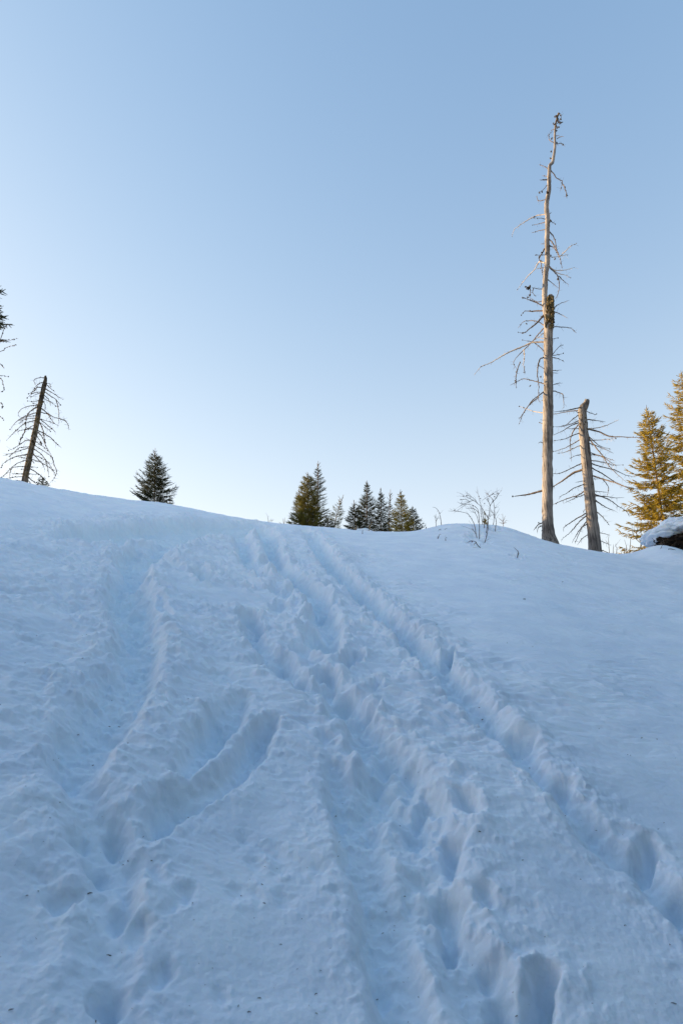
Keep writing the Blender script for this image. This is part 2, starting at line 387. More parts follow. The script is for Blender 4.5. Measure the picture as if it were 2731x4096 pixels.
# ------------------------------------------------------------------ unseen dark spruces added behind and beside the camera to dim the slope
def plain(name, col, rough=0.9):
    m, t, b = mat(name)
    n = t.nodes.new('ShaderNodeTexNoise'); n.inputs['Scale'].default_value = 6; n.inputs['Detail'].default_value = 3
    cr = t.nodes.new('ShaderNodeValToRGB')
    cr.color_ramp.elements[0].position = 0.3; cr.color_ramp.elements[0].color = (*[c*0.6 for c in col], 1)
    cr.color_ramp.elements[1].position = 0.7; cr.color_ramp.elements[1].color = (*[c*1.4 for c in col], 1)
    tc = t.nodes.new('ShaderNodeTexCoord'); t.links.new(tc.outputs['Object'], n.inputs['Vector'])
    t.links.new(n.outputs['Fac'], cr.inputs[0]); t.links.new(cr.outputs[0], b.inputs['Base Color'])
    b.inputs['Roughness'].default_value = rough; b.inputs['Specular IOR Level'].default_value = 0.15
    return m
def shade_wood():
    r_ = random.Random(3); V = []; F = []
    for k in range(390):
        az = r_.uniform(math.radians(80), math.radians(245)); d = r_.uniform(6, 30)
        if k > 259: az = r_.uniform(math.radians(120), math.radians(235)); d = r_.uniform(4.5, 9)
        if math.degrees(az) < 100: d += 5
        if k > 310: az = r_.uniform(math.radians(43), math.radians(85)); d = r_.uniform(13, 28)
        x, y = d*math.sin(az), d*math.cos(az)
        z = float(base_z(x, y)); h = r_.uniform(6, 12); w = h*r_.uniform(0.14, 0.2)
        n = 11; L = 14
        for j in range(L):
            t0 = j/L; zz = z + h*(0.08 + 0.92*t0); rr_ = w*(1-t0) + 0.1; o = len(V)
            V.append((x, y, zz + h/L*1.7))
            for i in range(2*n):
                a = math.pi*i/n + j
                q = rr_*(1.0 if i % 2 else 0.55)*r_.uniform(0.75, 1.2)
                V.append((x+q*math.cos(a), y+q*math.sin(a), zz - q*0.25))
            for i in range(2*n): F.append((o, o+1+i, o+1+(i+1) % (2*n)))
    return V, F
V, F = shade_wood()
tag(mesh_obj('shade_wood', V, np.array(F), plain('dark_spruce', (0.03, 0.045, 0.022)), smooth=False),
    'unseen dark spruces added behind and beside the camera to shade the slope', 'shade_wood', kind='stuff')

# ------------------------------------------------------------------ wood, needles: materials
def wood_material(name, pale, dark, streak=1.0, scale=1.0, vary=0.5):
    m, t, b = mat(name)
    tc = t.nodes.new('ShaderNodeTexCoord'); mp = t.nodes.new('ShaderNodeMapping')
    mp.inputs['Scale'].default_value = (34*scale, 34*scale, 1.1*scale)
    n = t.nodes.new('ShaderNodeTexNoise'); n.inputs['Scale'].default_value = 1.0; n.inputs['Detail'].default_value = 5; n.inputs['Roughness'].default_value = 0.65
    n2 = t.nodes.new('ShaderNodeTexNoise'); n2.inputs['Scale'].default_value = 2.3*scale; n2.inputs['Detail'].default_value = 4
    cr = t.nodes.new('ShaderNodeValToRGB')
    cr.color_ramp.elements[0].position = 0.36; cr.color_ramp.elements[0].color = (*dark, 1)
    cr.color_ramp.elements[1].position = 0.58; cr.color_ramp.elements[1].color = (*pale, 1)
    mixf = t.nodes.new('ShaderNodeMath'); mixf.operation = 'MULTIPLY_ADD'; mixf.inputs[1].default_value = vary; 
    t.links.new(tc.outputs['Object'], mp.inputs[0]); t.links.new(mp.outputs[0], n.inputs['Vector']); t.links.new(tc.outputs['Object'], n2.inputs['Vector'])
    sb = t.nodes.new('ShaderNodeMath'); sb.operation = 'SUBTRACT'; sb.inputs[1].default_value = 0.5
    t.links.new(n2.outputs['Fac'], sb.inputs[0]); t.links.new(sb.outputs[0], mixf.inputs[0]); t.links.new(n.outputs['Fac'], mixf.inputs[2])
    t.links.new(mixf.outputs[0], cr.inputs[0]); t.links.new(cr.outputs[0], b.inputs['Base Color'])
    bp = t.nodes.new('ShaderNodeBump'); bp.inputs['Strength'].default_value = 1.0*streak; bp.inputs['Distance'].default_value = 0.03
    t.links.new(n.outputs['Fac'], bp.inputs['Height']); t.links.new(bp.outputs[0], b.inputs['Normal'])
    b.inputs['Roughness'].default_value = 0.85; b.inputs['Specular IOR Level'].default_value = 0.2
    return m
DEADWOOD = wood_material('weathered_wood', (0.28, 0.25, 0.23), (0.07, 0.062, 0.06), vary=0.6)
DEADDARK = wood_material('dead_bark_wood', (0.20, 0.16, 0.125), (0.035, 0.027, 0.022), vary=1.0)
BRANCHW = wood_material('dead_branch', (0.17, 0.13, 0.10), (0.05, 0.038, 0.03), 0.4)
BRANCHP = wood_material('pale_bare_branch', (0.5, 0.42, 0.34), (0.3, 0.24, 0.19), 0.4)
BARK = wood_material('flaky_bark', (0.16, 0.12, 0.055), (0.03, 0.022, 0.015), 1.5, 2.0, 1.0)
LICHEN = plain('lichen', (0.06, 0.045, 0.03))
SPRUCEBARK = wood_material('spruce_bark', (0.20, 0.13, 0.08), (0.07, 0.045, 0.03))
STEM = plain('dark_stem', (0.07, 0.035, 0.03)); SHOOT = plain('orange_shoot', (0.32, 0.17, 0.09)); STRAW = plain('straw_stem', (0.36, 0.25, 0.13))
HIP = plain('dried_berry', (0.06, 0.018, 0.015))
def needle_material(name, a, b_):
    m, t, b = mat(name)
    oi = t.nodes.new('ShaderNodeTexCoord'); n = t.nodes.new('ShaderNodeTexNoise'); n.inputs['Scale'].default_value = 5; n.inputs['Detail'].default_value = 3
    cr = t.nodes.new('ShaderNodeValToRGB')
    cr.color_ramp.elements[0].position = 0.35; cr.color_ramp.elements[0].color = (*a, 1)
    cr.color_ramp.elements[1].position = 0.65; cr.color_ramp.elements[1].color = (*b_, 1)
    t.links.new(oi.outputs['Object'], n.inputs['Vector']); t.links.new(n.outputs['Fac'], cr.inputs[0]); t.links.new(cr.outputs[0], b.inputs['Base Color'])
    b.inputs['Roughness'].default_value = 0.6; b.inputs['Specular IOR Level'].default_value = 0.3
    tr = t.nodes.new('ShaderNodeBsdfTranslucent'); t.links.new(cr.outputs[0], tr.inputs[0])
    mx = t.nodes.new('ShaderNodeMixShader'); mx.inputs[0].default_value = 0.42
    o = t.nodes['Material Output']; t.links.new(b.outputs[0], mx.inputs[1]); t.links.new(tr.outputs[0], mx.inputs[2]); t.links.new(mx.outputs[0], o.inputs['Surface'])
    return m
NEEDLE = needle_material('spruce_needles', (0.035, 0.042, 0.018), (0.075, 0.078, 0.028))
NEEDLE_SUN = needle_material('sun_gold_needles', (0.29, 0.22, 0.03), (0.52, 0.38, 0.045))  # sunlit gold put into the needle colour, far brighter than real needles
NEEDLE_Y = needle_material('yellowish_spruce_needles', (0.10, 0.095, 0.02), (0.23, 0.195, 0.03))

# ------------------------------------------------------------------ geometry helpers
class Geo:
    """collects tubes, blades and lumps for ONE mesh, each with a material slot"""
    def __init__(s): s.v = []; s.n = 0; s.f = {3: [], 4: []}; s.m = {3: [], 4: []}
    def add(s, v, f, mi=0):
        v = np.asarray(v, float); f = np.asarray(f, int); k = f.shape[1]
        s.v.append(v); s.f[k].append(f + s.n); s.m[k].append(np.full(len(f), mi)); s.n += len(v)
    def tube(s, P, R, seg=5, mi=0, rough=0.0, rs_=None):
        P = np.asarray(P, float); R = np.asarray(R, float); n = len(P)
        T = np.gradient(P, axis=0); T /= np.linalg.norm(T, axis=1, keepdims=True) + 1e-9
        up = np.array([0, 0, 1.0]) if abs(T[0][2]) < 0.9 else np.array([1.0, 0, 0])
        N = np.cross(T, up); N /= np.linalg.norm(N, axis=1, keepdims=True) + 1e-9; B = np.cross(T, N)
        a = np.arange(seg)*2*math.pi/seg
        rad_ = R[:, None]*np.ones(seg)
        if rough: rad_ = rad_*(1 + rough*(rs_ or np.random.default_rng(1)).normal(size=(n, seg)))
        V = P[:, None, :] + rad_[..., None]*(np.cos(a)[None, :, None]*N[:, None, :] + np.sin(a)[None, :, None]*B[:, None, :])
        i = np.arange(n-1)[:, None]*seg; j = np.arange(seg)[None, :]; j2 = (j+1) % seg
        F = np.stack([i+j, i+j2, i+seg+j2, i+seg+j], -1).reshape(-1, 4)
        s.add(V.reshape(-1, 3), F, mi)
        c = np.vstack([V[-1], P[-1:] + T[-1:]*R[-1]*0.6]); s.add(c, [(k, (k+1) % seg, seg) for k in range(seg)], mi)
    def lump(s, p, r, rg, mi=0, sq=(1, 1, 1)):
        V = []; F = []; nu, nv = 6, 4
        for i in range(nv+1):
            th = math.pi*i/nv
            for j in range(nu):
                q = r*rg.uniform(0.65, 1.3); ph = 2*math.pi*j/nu
                V.append((p[0]+q*sq[0]*math.sin(th)*math.cos(ph), p[1]+q*sq[1]*math.sin(th)*math.sin(ph), p[2]+q*sq[2]*math.cos(th)))
        for i in range(nv):
            for j in range(nu): F.append((i*nu+j, (i+1)*nu+j, (i+1)*nu+(j+1) % nu, i*nu+(j+1) % nu))
        s.add(V, F, mi)
    def needles(s, P0, P1, n, ln, wd, rg, mi=0, spread=0.5):
        """needle blades round many shoots at once; P0, P1 (k,3)"""
        P0 = np.repeat(P0, n, 0); P1 = np.repeat(P1, n, 0); k = len(P0)
        t = rg.uniform(0, 1.0, (k, 1)); D = P1-P0; L = np.linalg.norm(D, axis=1, keepdims=True)+1e-9; D = D/L
        rnd = rg.normal(size=(k, 3)); rad_ = rnd - (rnd*D).sum(1, keepdims=True)*D; rad_ /= np.linalg.norm(rad_, axis=1, keepdims=True)+1e-9
        base = P0 + D*L*t; dr_ = D*rg.uniform(0.35, 0.9, (k, 1)) + rad_*spread; dr_ /= np.linalg.norm(dr_, axis=1, keepdims=True)
        side = np.cross(dr_, rg.normal(size=(k, 3))); side /= np.linalg.norm(side, axis=1, keepdims=True)+1e-9
        l = ln*rg.uniform(0.7, 1.15, (k, 1))*(1-0.35*t)
        V = np.stack([base+side*wd, base-side*wd, base+dr_*l], 1).reshape(-1, 3)
        s.add(V, np.arange(3*k).reshape(-1, 3), mi)
    def spindles(s, P0, P1, r, mi=0):
        D = P1-P0; L = np.linalg.norm(D, axis=1, keepdims=True)+1e-9; D = D/L
        N = np.cross(D, [0.3, 0.2, 0.93]); N /= np.linalg.norm(N, axis=1, keepdims=True)+1e-9; B = np.cross(D, N); M = P0 + D*L*0.4
        ring = [M + r*(math.cos(a)*N + math.sin(a)*B) for a in (0.3, 2.4, 4.5)]
        V = np.stack([P0] + ring + [P1], 1).reshape(-1, 3); k = len(P0); o = np.arange(k)[:, None]*5
        F = np.concatenate([o + np.array([[0, b, a]]) for a, b in ((1, 2), (2, 3), (3, 1))] + [o + np.array([[4, a, b]]) for a, b in ((1, 2), (2, 3), (3, 1))])
        s.add(V, F, mi)
    def build(s, name, mats, parent=None, smooth=True, origin=None):
        V = np.vstack(s.v)
        if parent is not None: V = V - np.array(parent.location)
        elif origin is not None: V = V - np.array(origin)
        fs = []; ms = []
        for k in (3, 4):
            if s.f[k]: fs.append(np.vstack(s.f[k])); ms.append(np.concatenate(s.m[k]))
        if not isinstance(mats, (list, tuple)): mats = [mats]
        o = mesh_obj(name, V, fs, mats[0], parent, smooth)
        for m in mats[1:]: o.data.materials.append(m)
        if len(mats) > 1: o.data.polygons.foreach_set('material_index', np.concatenate(ms).astype(np.int32))
        if parent is None and origin is not None: o.location = origin
        return o
def smooth_path(P, step, rg=None, jit=0.0):
    P = np.asarray(P, float)
    if len(P) == 2: P = np.vstack([P[0], (P[0]+P[1])/2, P[1]])
    Q = np.vstack([2*P[0]-P[1], P, 2*P[-1]-P[-2]]); out_ = []
    for i in range(1, len(Q)-2):
        n = max(2, int(np.linalg.norm(Q[i+1]-Q[i])/step))
        for t in np.arange(n)/n:
            a, b, c_, d = Q[i-1], Q[i], Q[i+1], Q[i+2]
            out_.append(0.5*((2*b) + (-a+c_)*t + (2*a-5*b+4*c_-d)*t*t + (-a+3*b-3*c_+d)*t**3))
    out_.append(P[-1]); out_ = np.array(out_)
    if rg is not None and jit: out_[1:] += rg.normal(size=out_[1:].shape)*jit
    return out_

# ------------------------------------------------------------------ standing dead trees
def dead_tree(name, label, cat, conv, r0, trunk, branches, tmat, seed, group=None, leader=None, rb=0.0135, knob=0.5, flare=False, twigs=1.0, pale=()):
    """trunk / leader: (crop x, crop y, half width); branches: polylines in the same crop pixels; conv gives photo pixels per crop pixel"""
    sc, ox, oy = conv; rg = np.random.default_rng(seed)
    to = lambda x, y, dr_=0.0: at(x/sc+ox, y/sc+oy, r0+dr_)
    def m_per(x, y):                                   # metres per crop pixel there
        p = to(x, y); dep = p[1]*math.cos(PITCH) + (p[2]-EYE)*math.sin(PITCH); return dep/FPX/sc
    pts = [to(x, y) for x, y, w in trunk]; rr_ = [w*m_per(x, y) for x, y, w in trunk]
    basep = pts[0].copy(); basep[2] = ground(basep[0], basep[1]) - 0.25
    if pts[0][2] > basep[2] + 0.02:
        pts = [basep] + pts; rr_ = [rr_[0]*1.12] + rr_
    root = empty(name, tuple(basep)); tag(root, label, cat, group)
    g = Geo(); P = smooth_path(pts, 0.10); d0 = np.cumsum([0]+[np.linalg.norm(b-a) for a, b in zip(pts, pts[1:])])
    d1 = np.cumsum([0]+[np.linalg.norm(b-a) for a, b in zip(P, P[1:])]); R_ = np.interp(d1*d0[-1]/d1[-1], d0, rr_)
    g.tube(P, R_, 14, 0, 0.035, rg); g.build('trunk', tmat, root)
    if leader:
        g = Geo(); L = [to(x, y) for x, y, w in leader]; lr = [w*m_per(x, y) for x, y, w in leader]
        P2 = smooth_path(L, 0.07); e0 = np.cumsum([0]+[np.linalg.norm(b-a) for a, b in zip(L, L[1:])]); e1 = np.cumsum([0]+[np.linalg.norm(b-a) for a, b in zip(P2, P2[1:])])
        g.tube(P2, np.interp(e1*e0[-1]/e1[-1], e0, lr), 10, 0, 0.05, rg); g.build('leader_stem', tmat, root)
    for k, br in enumerate(branches):
        thick = 1.0
        if isinstance(br, tuple): thick, br = br
        q = [to(x, y) for x, y in br]; ln = sum(np.linalg.norm(b-a) for a, b in zip(q, q[1:]))
        s_ = rg.choice([-1, 1])*rg.uniform(0.15, 0.6)*ln; tt = np.linspace(0, 1, len(br))
        q = [to(x, y, s_*t) for (x, y), t in zip(br, tt)]
        Pb = smooth_path(q, 0.05, rg, 0.0035); nb = len(Pb); tb = np.linspace(0, 1, nb)
        rb_ = rb*thick*(0.55 + 0.45*min(ln/0.8, 1.6)); Rb = rb_*(1-tb)**0.7 + 0.0028
        g = Geo(); g.tube(Pb, Rb, 5, 0, 0.12, rg)
        for i in range(int(ln*7*twigs)):
            j = rg.integers(1, max(nb-1, 2)); dd = rg.normal(size=3); dd[2] -= 0.5; dd /= np.linalg.norm(dd)
            L_ = rg.uniform(0.04, 0.16)
            g.tube([Pb[j], Pb[j]+dd*L_*0.5, Pb[j]+dd*L_+[0, 0, -0.02*L_]], [0.0035, 0.0028, 0.0018], 3)
        for i in range(int(ln*14*knob*(2.2 if thick > 1.5 else 1))):
            j = rg.integers(0, nb); g.lump(Pb[j]+rg.normal(size=3)*0.006, rg.uniform(0.008, 0.02)*(1.25 if thick > 1.5 else 1), rg, 1)
        g.build('branch', [BRANCHP if k in pale else BRANCHW, LICHEN], root)
    return root, to, m_per, rg

C1 = (2.6133, 1850, 400); C2 = (1.7798, 1850, 1200)
def c1(pl):                                            # polyline read off crop 1, in crop 2 pixels
    return [((x/C1[0]+C1[1]-C2[1])*C2[0], (y/C1[0]+C1[2]-C2[2])*C2[0]) for x, y in pl]
def c1w(pl): return [((x/C1[0]+C1[1]-C2[1])*C2[0], (y/C1[0]+C1[2]-C2[2])*C2[0], w/C1[0]*C2[0]) for x, y, w in pl]
trunkA = [(620,1740,66),(614,1690,50),(608,1640,43),(604,1560,38),(603,1480,37),(603,1400,37),(604,1300,37),(604,1100,36),(606,950,36),(607,800,36),(609,600,33),
          (609,400,31),(610,250,32),(614,150,34)] + c1w([(903,2230,50),(912,2130,42),(918,2070,32),(920,2035,18)])
leaderA = c1w([(884,2290,34),(866,2160,32),(858,2060,29),(860,1950,27),(870,1800,27),(884,1700,26),(885,1600,26),(882,1500,25),(884,1400,25),(887,1300,24),
           (887,1230,24),(878,1160,24),(878,1080,23),(892,1000,22),(903,930,21),(903,830,20),(905,740,18),(912,675,17),(940,650,16),(950,590,15),(962,520,13),
           (964,450,12),(963,380,11),(966,300,11),(975,230,10),(990,170,10),(1000,130,6)])
B1 = [[(895,715),(850,690),(795,670)],[(925,735),(950,765),(985,815),(1040,845),(1030,900),(1015,960)],[(1035,860),(1068,920),(1085,980),(1088,1025)],
 [(888,800),(855,788),(828,790)],(2.0,[(880,830),(840,832),(803,830)]),[(882,885),(850,925),(820,950),(785,975)],[(870,1035),(830,1048),(790,1050),(775,1000),(768,1020)],
 [(860,1190),(780,1205),(700,1240),(620,1290),(545,1345),(520,1400),(517,1430)],[(870,1243),(820,1232),(740,1227)],[(865,1272),(800,1290),(730,1305)],
 [(858,1350),(790,1365),(720,1385)],[(905,1190),(918,1180),(930,1168)],(1.6,[(900,1245),(930,1272),(970,1298)]),[(905,1370),(940,1410),(962,1460),(975,1520),(985,1580),(1000,1640)],
 [(905,1450),(945,1500),(985,1570),(1010,1630),(1025,1690),(1040,1760)],(1.6,[(905,1515),(950,1540),(980,1580)]),[(850,1500),(812,1502)],
 (1.8,[(855,1550),(830,1600),(800,1650),(815,1685),(860,1700)]),[(860,1618),(810,1618),(765,1616)],[(860,1700),(800,1690),(760,1760),(690,1830),(630,1900),(565,1990)],
 [(845,1750),(800,1755),(770,1762)],[(820,1700),(828,1780),(845,1860)],[(915,1635),(960,1640),(1040,1625),(1110,1612)],[(1000,1640),(1030,1620),(1080,1570),(1120,1530),(1190,1495)],
 [(910,1740),(960,1775),(1060,1775),(1175,1745)],[(940,1770),(1000,1810),(1080,1830),(1125,1855)],[(1000,1835),(1050,1885),(1110,1930)],
 [(910,1750),(980,1820),(1000,1870),(1010,1940),(1000,2010),(975,2065),(945,2085)],[(897,1880),(940,1915),(1000,1960)],[(840,1975),(780,1970),(720,1955)],
 [(740,1965),(730,2010),(770,2055)],[(705,1970),(705,2040),(680,2060)],[(845,2080),(800,2110),(740,2090),(700,2065)],(1.6,[(870,2170),(820,2140),(760,2110),(690,2085),(635,2065)]),
 (2.0,[(860,2200),(790,2200),(720,2205),(650,2205),(615,2245)]),[(950,2175),(1010,2130),(1115,2090)],[(945,2205),(1020,2235),(1100,2280)],[(870,2280),(830,2260),(800,2255)],
 [(948,440),(905,410),(905,350),(940,325)],[(975,455),(1030,450),(1070,480)],[(975,370),(1010,365)],[(985,400),(1020,380),(1060,378)],[(985,240),(1025,225),(1055,228)],[(985,220),(1028,190),(1022,150),(1005,135)],[(965,300),(935,310),(918,312)]]
B2 = [(1.9,[(585,95),(530,160),(480,200),(440,230),(395,230)]),[(580,180),(540,155),(490,145),(430,155),(395,200)],[(575,200),(540,240),(500,290),(440,350),(380,410),(362,450),(390,495)],
 (1.5,[(580,297),(500,300),(440,325),(320,375),(260,410),(190,450),(130,475),(80,535)]),[(580,275),(520,260)],[(605,405),(560,345),(500,300),(425,285)],[(580,230),(540,262),(500,290)],
 [(580,408),(550,420),(535,480),(532,540),(540,600),(540,700),(555,735)],[(600,500),(570,485),(540,465)],[(600,605),(560,590),(490,570),(430,560),(380,585),(335,605)],
 [(435,350),(438,400),(435,440),(430,480)],[(410,440),(385,510),(378,570),(380,630)],[(440,470),(440,530)],[(580,650),(540,680),(490,720),(450,780),(400,850)],
 [(540,690),(470,750),(430,810),(397,890)],[(580,803),(500,790),(405,755)],[(578,1020),(550,1010),(538,1022)],[(600,718),(552,713)],[(605,862),(552,850)],[(580,885),(538,870)],
 (2.2,[(580,1352),(500,1375),(430,1390),(355,1398)]),[(630,190),(700,190),(770,200),(810,235)],[(630,278),(680,268)],[(625,405),(660,360),(700,320),(715,322)],[(630,397),(715,380)],
 [(630,405),(690,420),(722,440)],[(630,502),(708,498)],[(635,515),(678,522)],[(630,608),(680,592),(713,592)],[(635,643),(690,660),(715,680),(720,770)],
 (1.5,[(585,1580),(545,1595),(520,1620),(505,1645)]),(1.5,[(585,1600),(540,1620),(530,1655)]),(1.5,[(580,1610),(560,1650)]),[(585,1590),(540,1585)],[(590,1120),(565,1115)],[(615,1110),(612,1180),(590,1230),(585,1270)]]
brA = [(b[0], c1(b[1])) if isinstance(b, tuple) else c1(b) for b in B1] + B2
snag, to, mp_, rg = dead_tree('dead_tree', 'very tall bare grey dead tree with a kinked thin top standing on the ridge', 'dead tree', C2, 18.3, trunkA, brA, DEADWOOD, 11,
    leader=leaderA, knob=0.45, twigs=2.0, pale=(7,19,22,23,24,25,48,49,51,55,60,62))
# flaky bark left on the broken stub, and cone / lichen clumps held by the branches
g = Geo()
for i in range(330):
    t = rg.uniform(0, 1); x = 903+17*(1-t)+rg.uniform(-46, 46)*(0.6+0.5*t); y = 2045+t*330
    if y > 2240 and x < 870: continue
    px, py = c1([(x, y)])[0]; p = to(px, py, rg.uniform(-0.16, -0.05)); g.lump(p, rg.uniform(0.018, 0.045), rg, 0, (1, 0.6, 1.4))
g.build('bark', BARK, snag)
g = Geo()
for x, y, r_ in [(1068,910,9),(1085,985,10),(1088,1000,8),(1030,915,8),(885,955,20),(830,955,10),(800,965,10),(922,1270,12),(985,1585,10),(960,1530,12),(770,1616,9),(690,1960,17),(700,1945,14),(680,1970,12),
    (658,1950,9),(703,2035,9),(678,2060,9),(640,2065,8),(995,1865,10),(965,1660,10),(925,1620,9),(875,1605,14),(1000,140,14),(985,160,14),(965,170,11),(1022,160,8),(1025,200,9),(1020,240,10),(990,190,14),
    (960,250,13),(1000,280,12),(980,320,10),(985,440,10),(1050,460,10),(930,405,11),(925,535,9),(920,610,10),(945,240,9),(1005,230,13),(975,265,13),(830,1590,10),(800,1640,11),(812,1680,10)]:
    p = to(*c1([(x, y)])[0], rg.uniform(-0.12, 0.02)); 
    for k in range(4): g.lump(p+rg.normal(size=3)*r_*0.0013, r_*0.0019, rg)
for x, y, r_ in [(435,385,7),(437,420,6),(383,510,7),(378,575,8),(480,610,6),(440,515,6),(480,250,6),(455,170,6),(432,230,6),(325,370,4),(380,588,6),(555,545,6)]:
    p = to(x, y, rg.uniform(-0.1, 0.1))
    for k in range(4): g.lump(p+rg.normal(size=3)*r_*0.0016, r_*0.0024, rg)
tag(g.build('lichen_clumps', LICHEN, snag), kind='stuff')

trunkB = [(948,1810,47),(943,1780,45),(932,1650,42),(920,1550,40),(910,1450,37),(900,1350,37),(890,1250,35),(880,1150,35),(872,1050,34),(862,950,33),(855,850,30),(852,790,30),(862,762,29),(877,740,23),(886,712,17)]
brB = [(1.5,[(860,765),(820,768),(740,785),(643,797)]),[(850,780),(740,795),(643,812),(600,815)],[(840,805),(780,850),(740,885),(700,895)],[(845,850),(760,885),(700,900),(643,902)],
 [(840,868),(780,890),(720,925),(680,945),(643,962)],[(850,915),(780,915),(735,915)],[(850,940),(780,965),(720,990),(643,1003)],[(845,865),(790,930),(765,1000),(768,1060),(775,1150)],
 [(855,980),(780,1025),(720,1055),(643,1080)],[(855,1025),(780,1060),(720,1085),(665,1090)],[(865,1095),(800,1110),(760,1130)],[(870,1150),(780,1195),(700,1230),(643,1237),(600,1245)],
 (2.2,[(875,1200),(800,1225),(740,1265),(690,1300),(643,1328),(610,1345)]),[(880,1283),(800,1298)],[(890,1303),(800,1335),(740,1375),(685,1403)],
 [(890,1345),(820,1390),(740,1415),(643,1455),(600,1470)],[(890,1375),(800,1410),(725,1445)],(1.3,[(905,1505),(830,1545),(760,1590),(720,1620),(720,1650)]),[(905,1515),(830,1580),(770,1650),(700,1710)],
 [(905,1550),(830,1640),(778,1730)],[(915,1580),(850,1620),(800,1730)],[(930,1650),(860,1690),(815,1745)],[(900,1460),(858,1505)],
 [(875,788),(940,815),(955,803)],(1.5,[(870,848),(960,858),(1018,866)]),[(875,915),(960,910),(1040,885),(1112,850)],(1.4,[(875,915),(960,935),(1040,968),(1130,975),(1240,978),(1325,985)]),
 [(880,1000),(960,998),(1040,990),(1090,985)],[(885,960),(930,1000),(980,1040),(1057,1062)],[(885,1015),(960,1040),(1075,1090)],[(885,965),(940,1040),(990,1100),(1040,1180),(1100,1240),(1170,1300)],
 [(890,1098),(980,1110),(1040,1130),(1085,1147)],[(890,1138),(1020,1160),(1070,1175),(1140,1173)],[(890,1080),(1000,1120),(1095,1185)],[(895,1155),(980,1185),(1080,1210),(1160,1245),(1230,1260)],
 [(900,1185),(1000,1240),(1090,1300),(1160,1330),(1215,1362)],(1.3,[(905,1245),(1000,1275),(1100,1305),(1180,1335),(1310,1355)]),[(905,1272),(980,1275)],[(1000,1280),(1035,1330),(1030,1400)],
 [(910,1358),(1035,1370)],[(915,1393),(1020,1400),(1100,1408),(1150,1405)],[(915,1375),(1040,1420),(1110,1470),(1160,1500),(1188,1543)],(1.4,[(925,1410),(1000,1465),(1085,1502)]),
 (1.3,[(915,1495),(970,1520),(1010,1560),(1048,1605)]),[(945,1648),(1050,1675)],[(955,1700),(1050,1745)],(1.2,[(940,1755),(1000,1785),(1080,1815)]),[(870,900),(830,930)],[(930,1600),(890,1690)],[(860,830),(820,800),(790,785)]]
snagB, *_ = dead_tree('broken_snag', 'shorter dead conifer with snapped top and drooping bare branches beside the tall dead tree', 'dead tree', C2, 19.6, trunkB, brB, DEADWOOD, 12, knob=0.4, twigs=2.2,
    pale=(25,27,32,43,44,9))

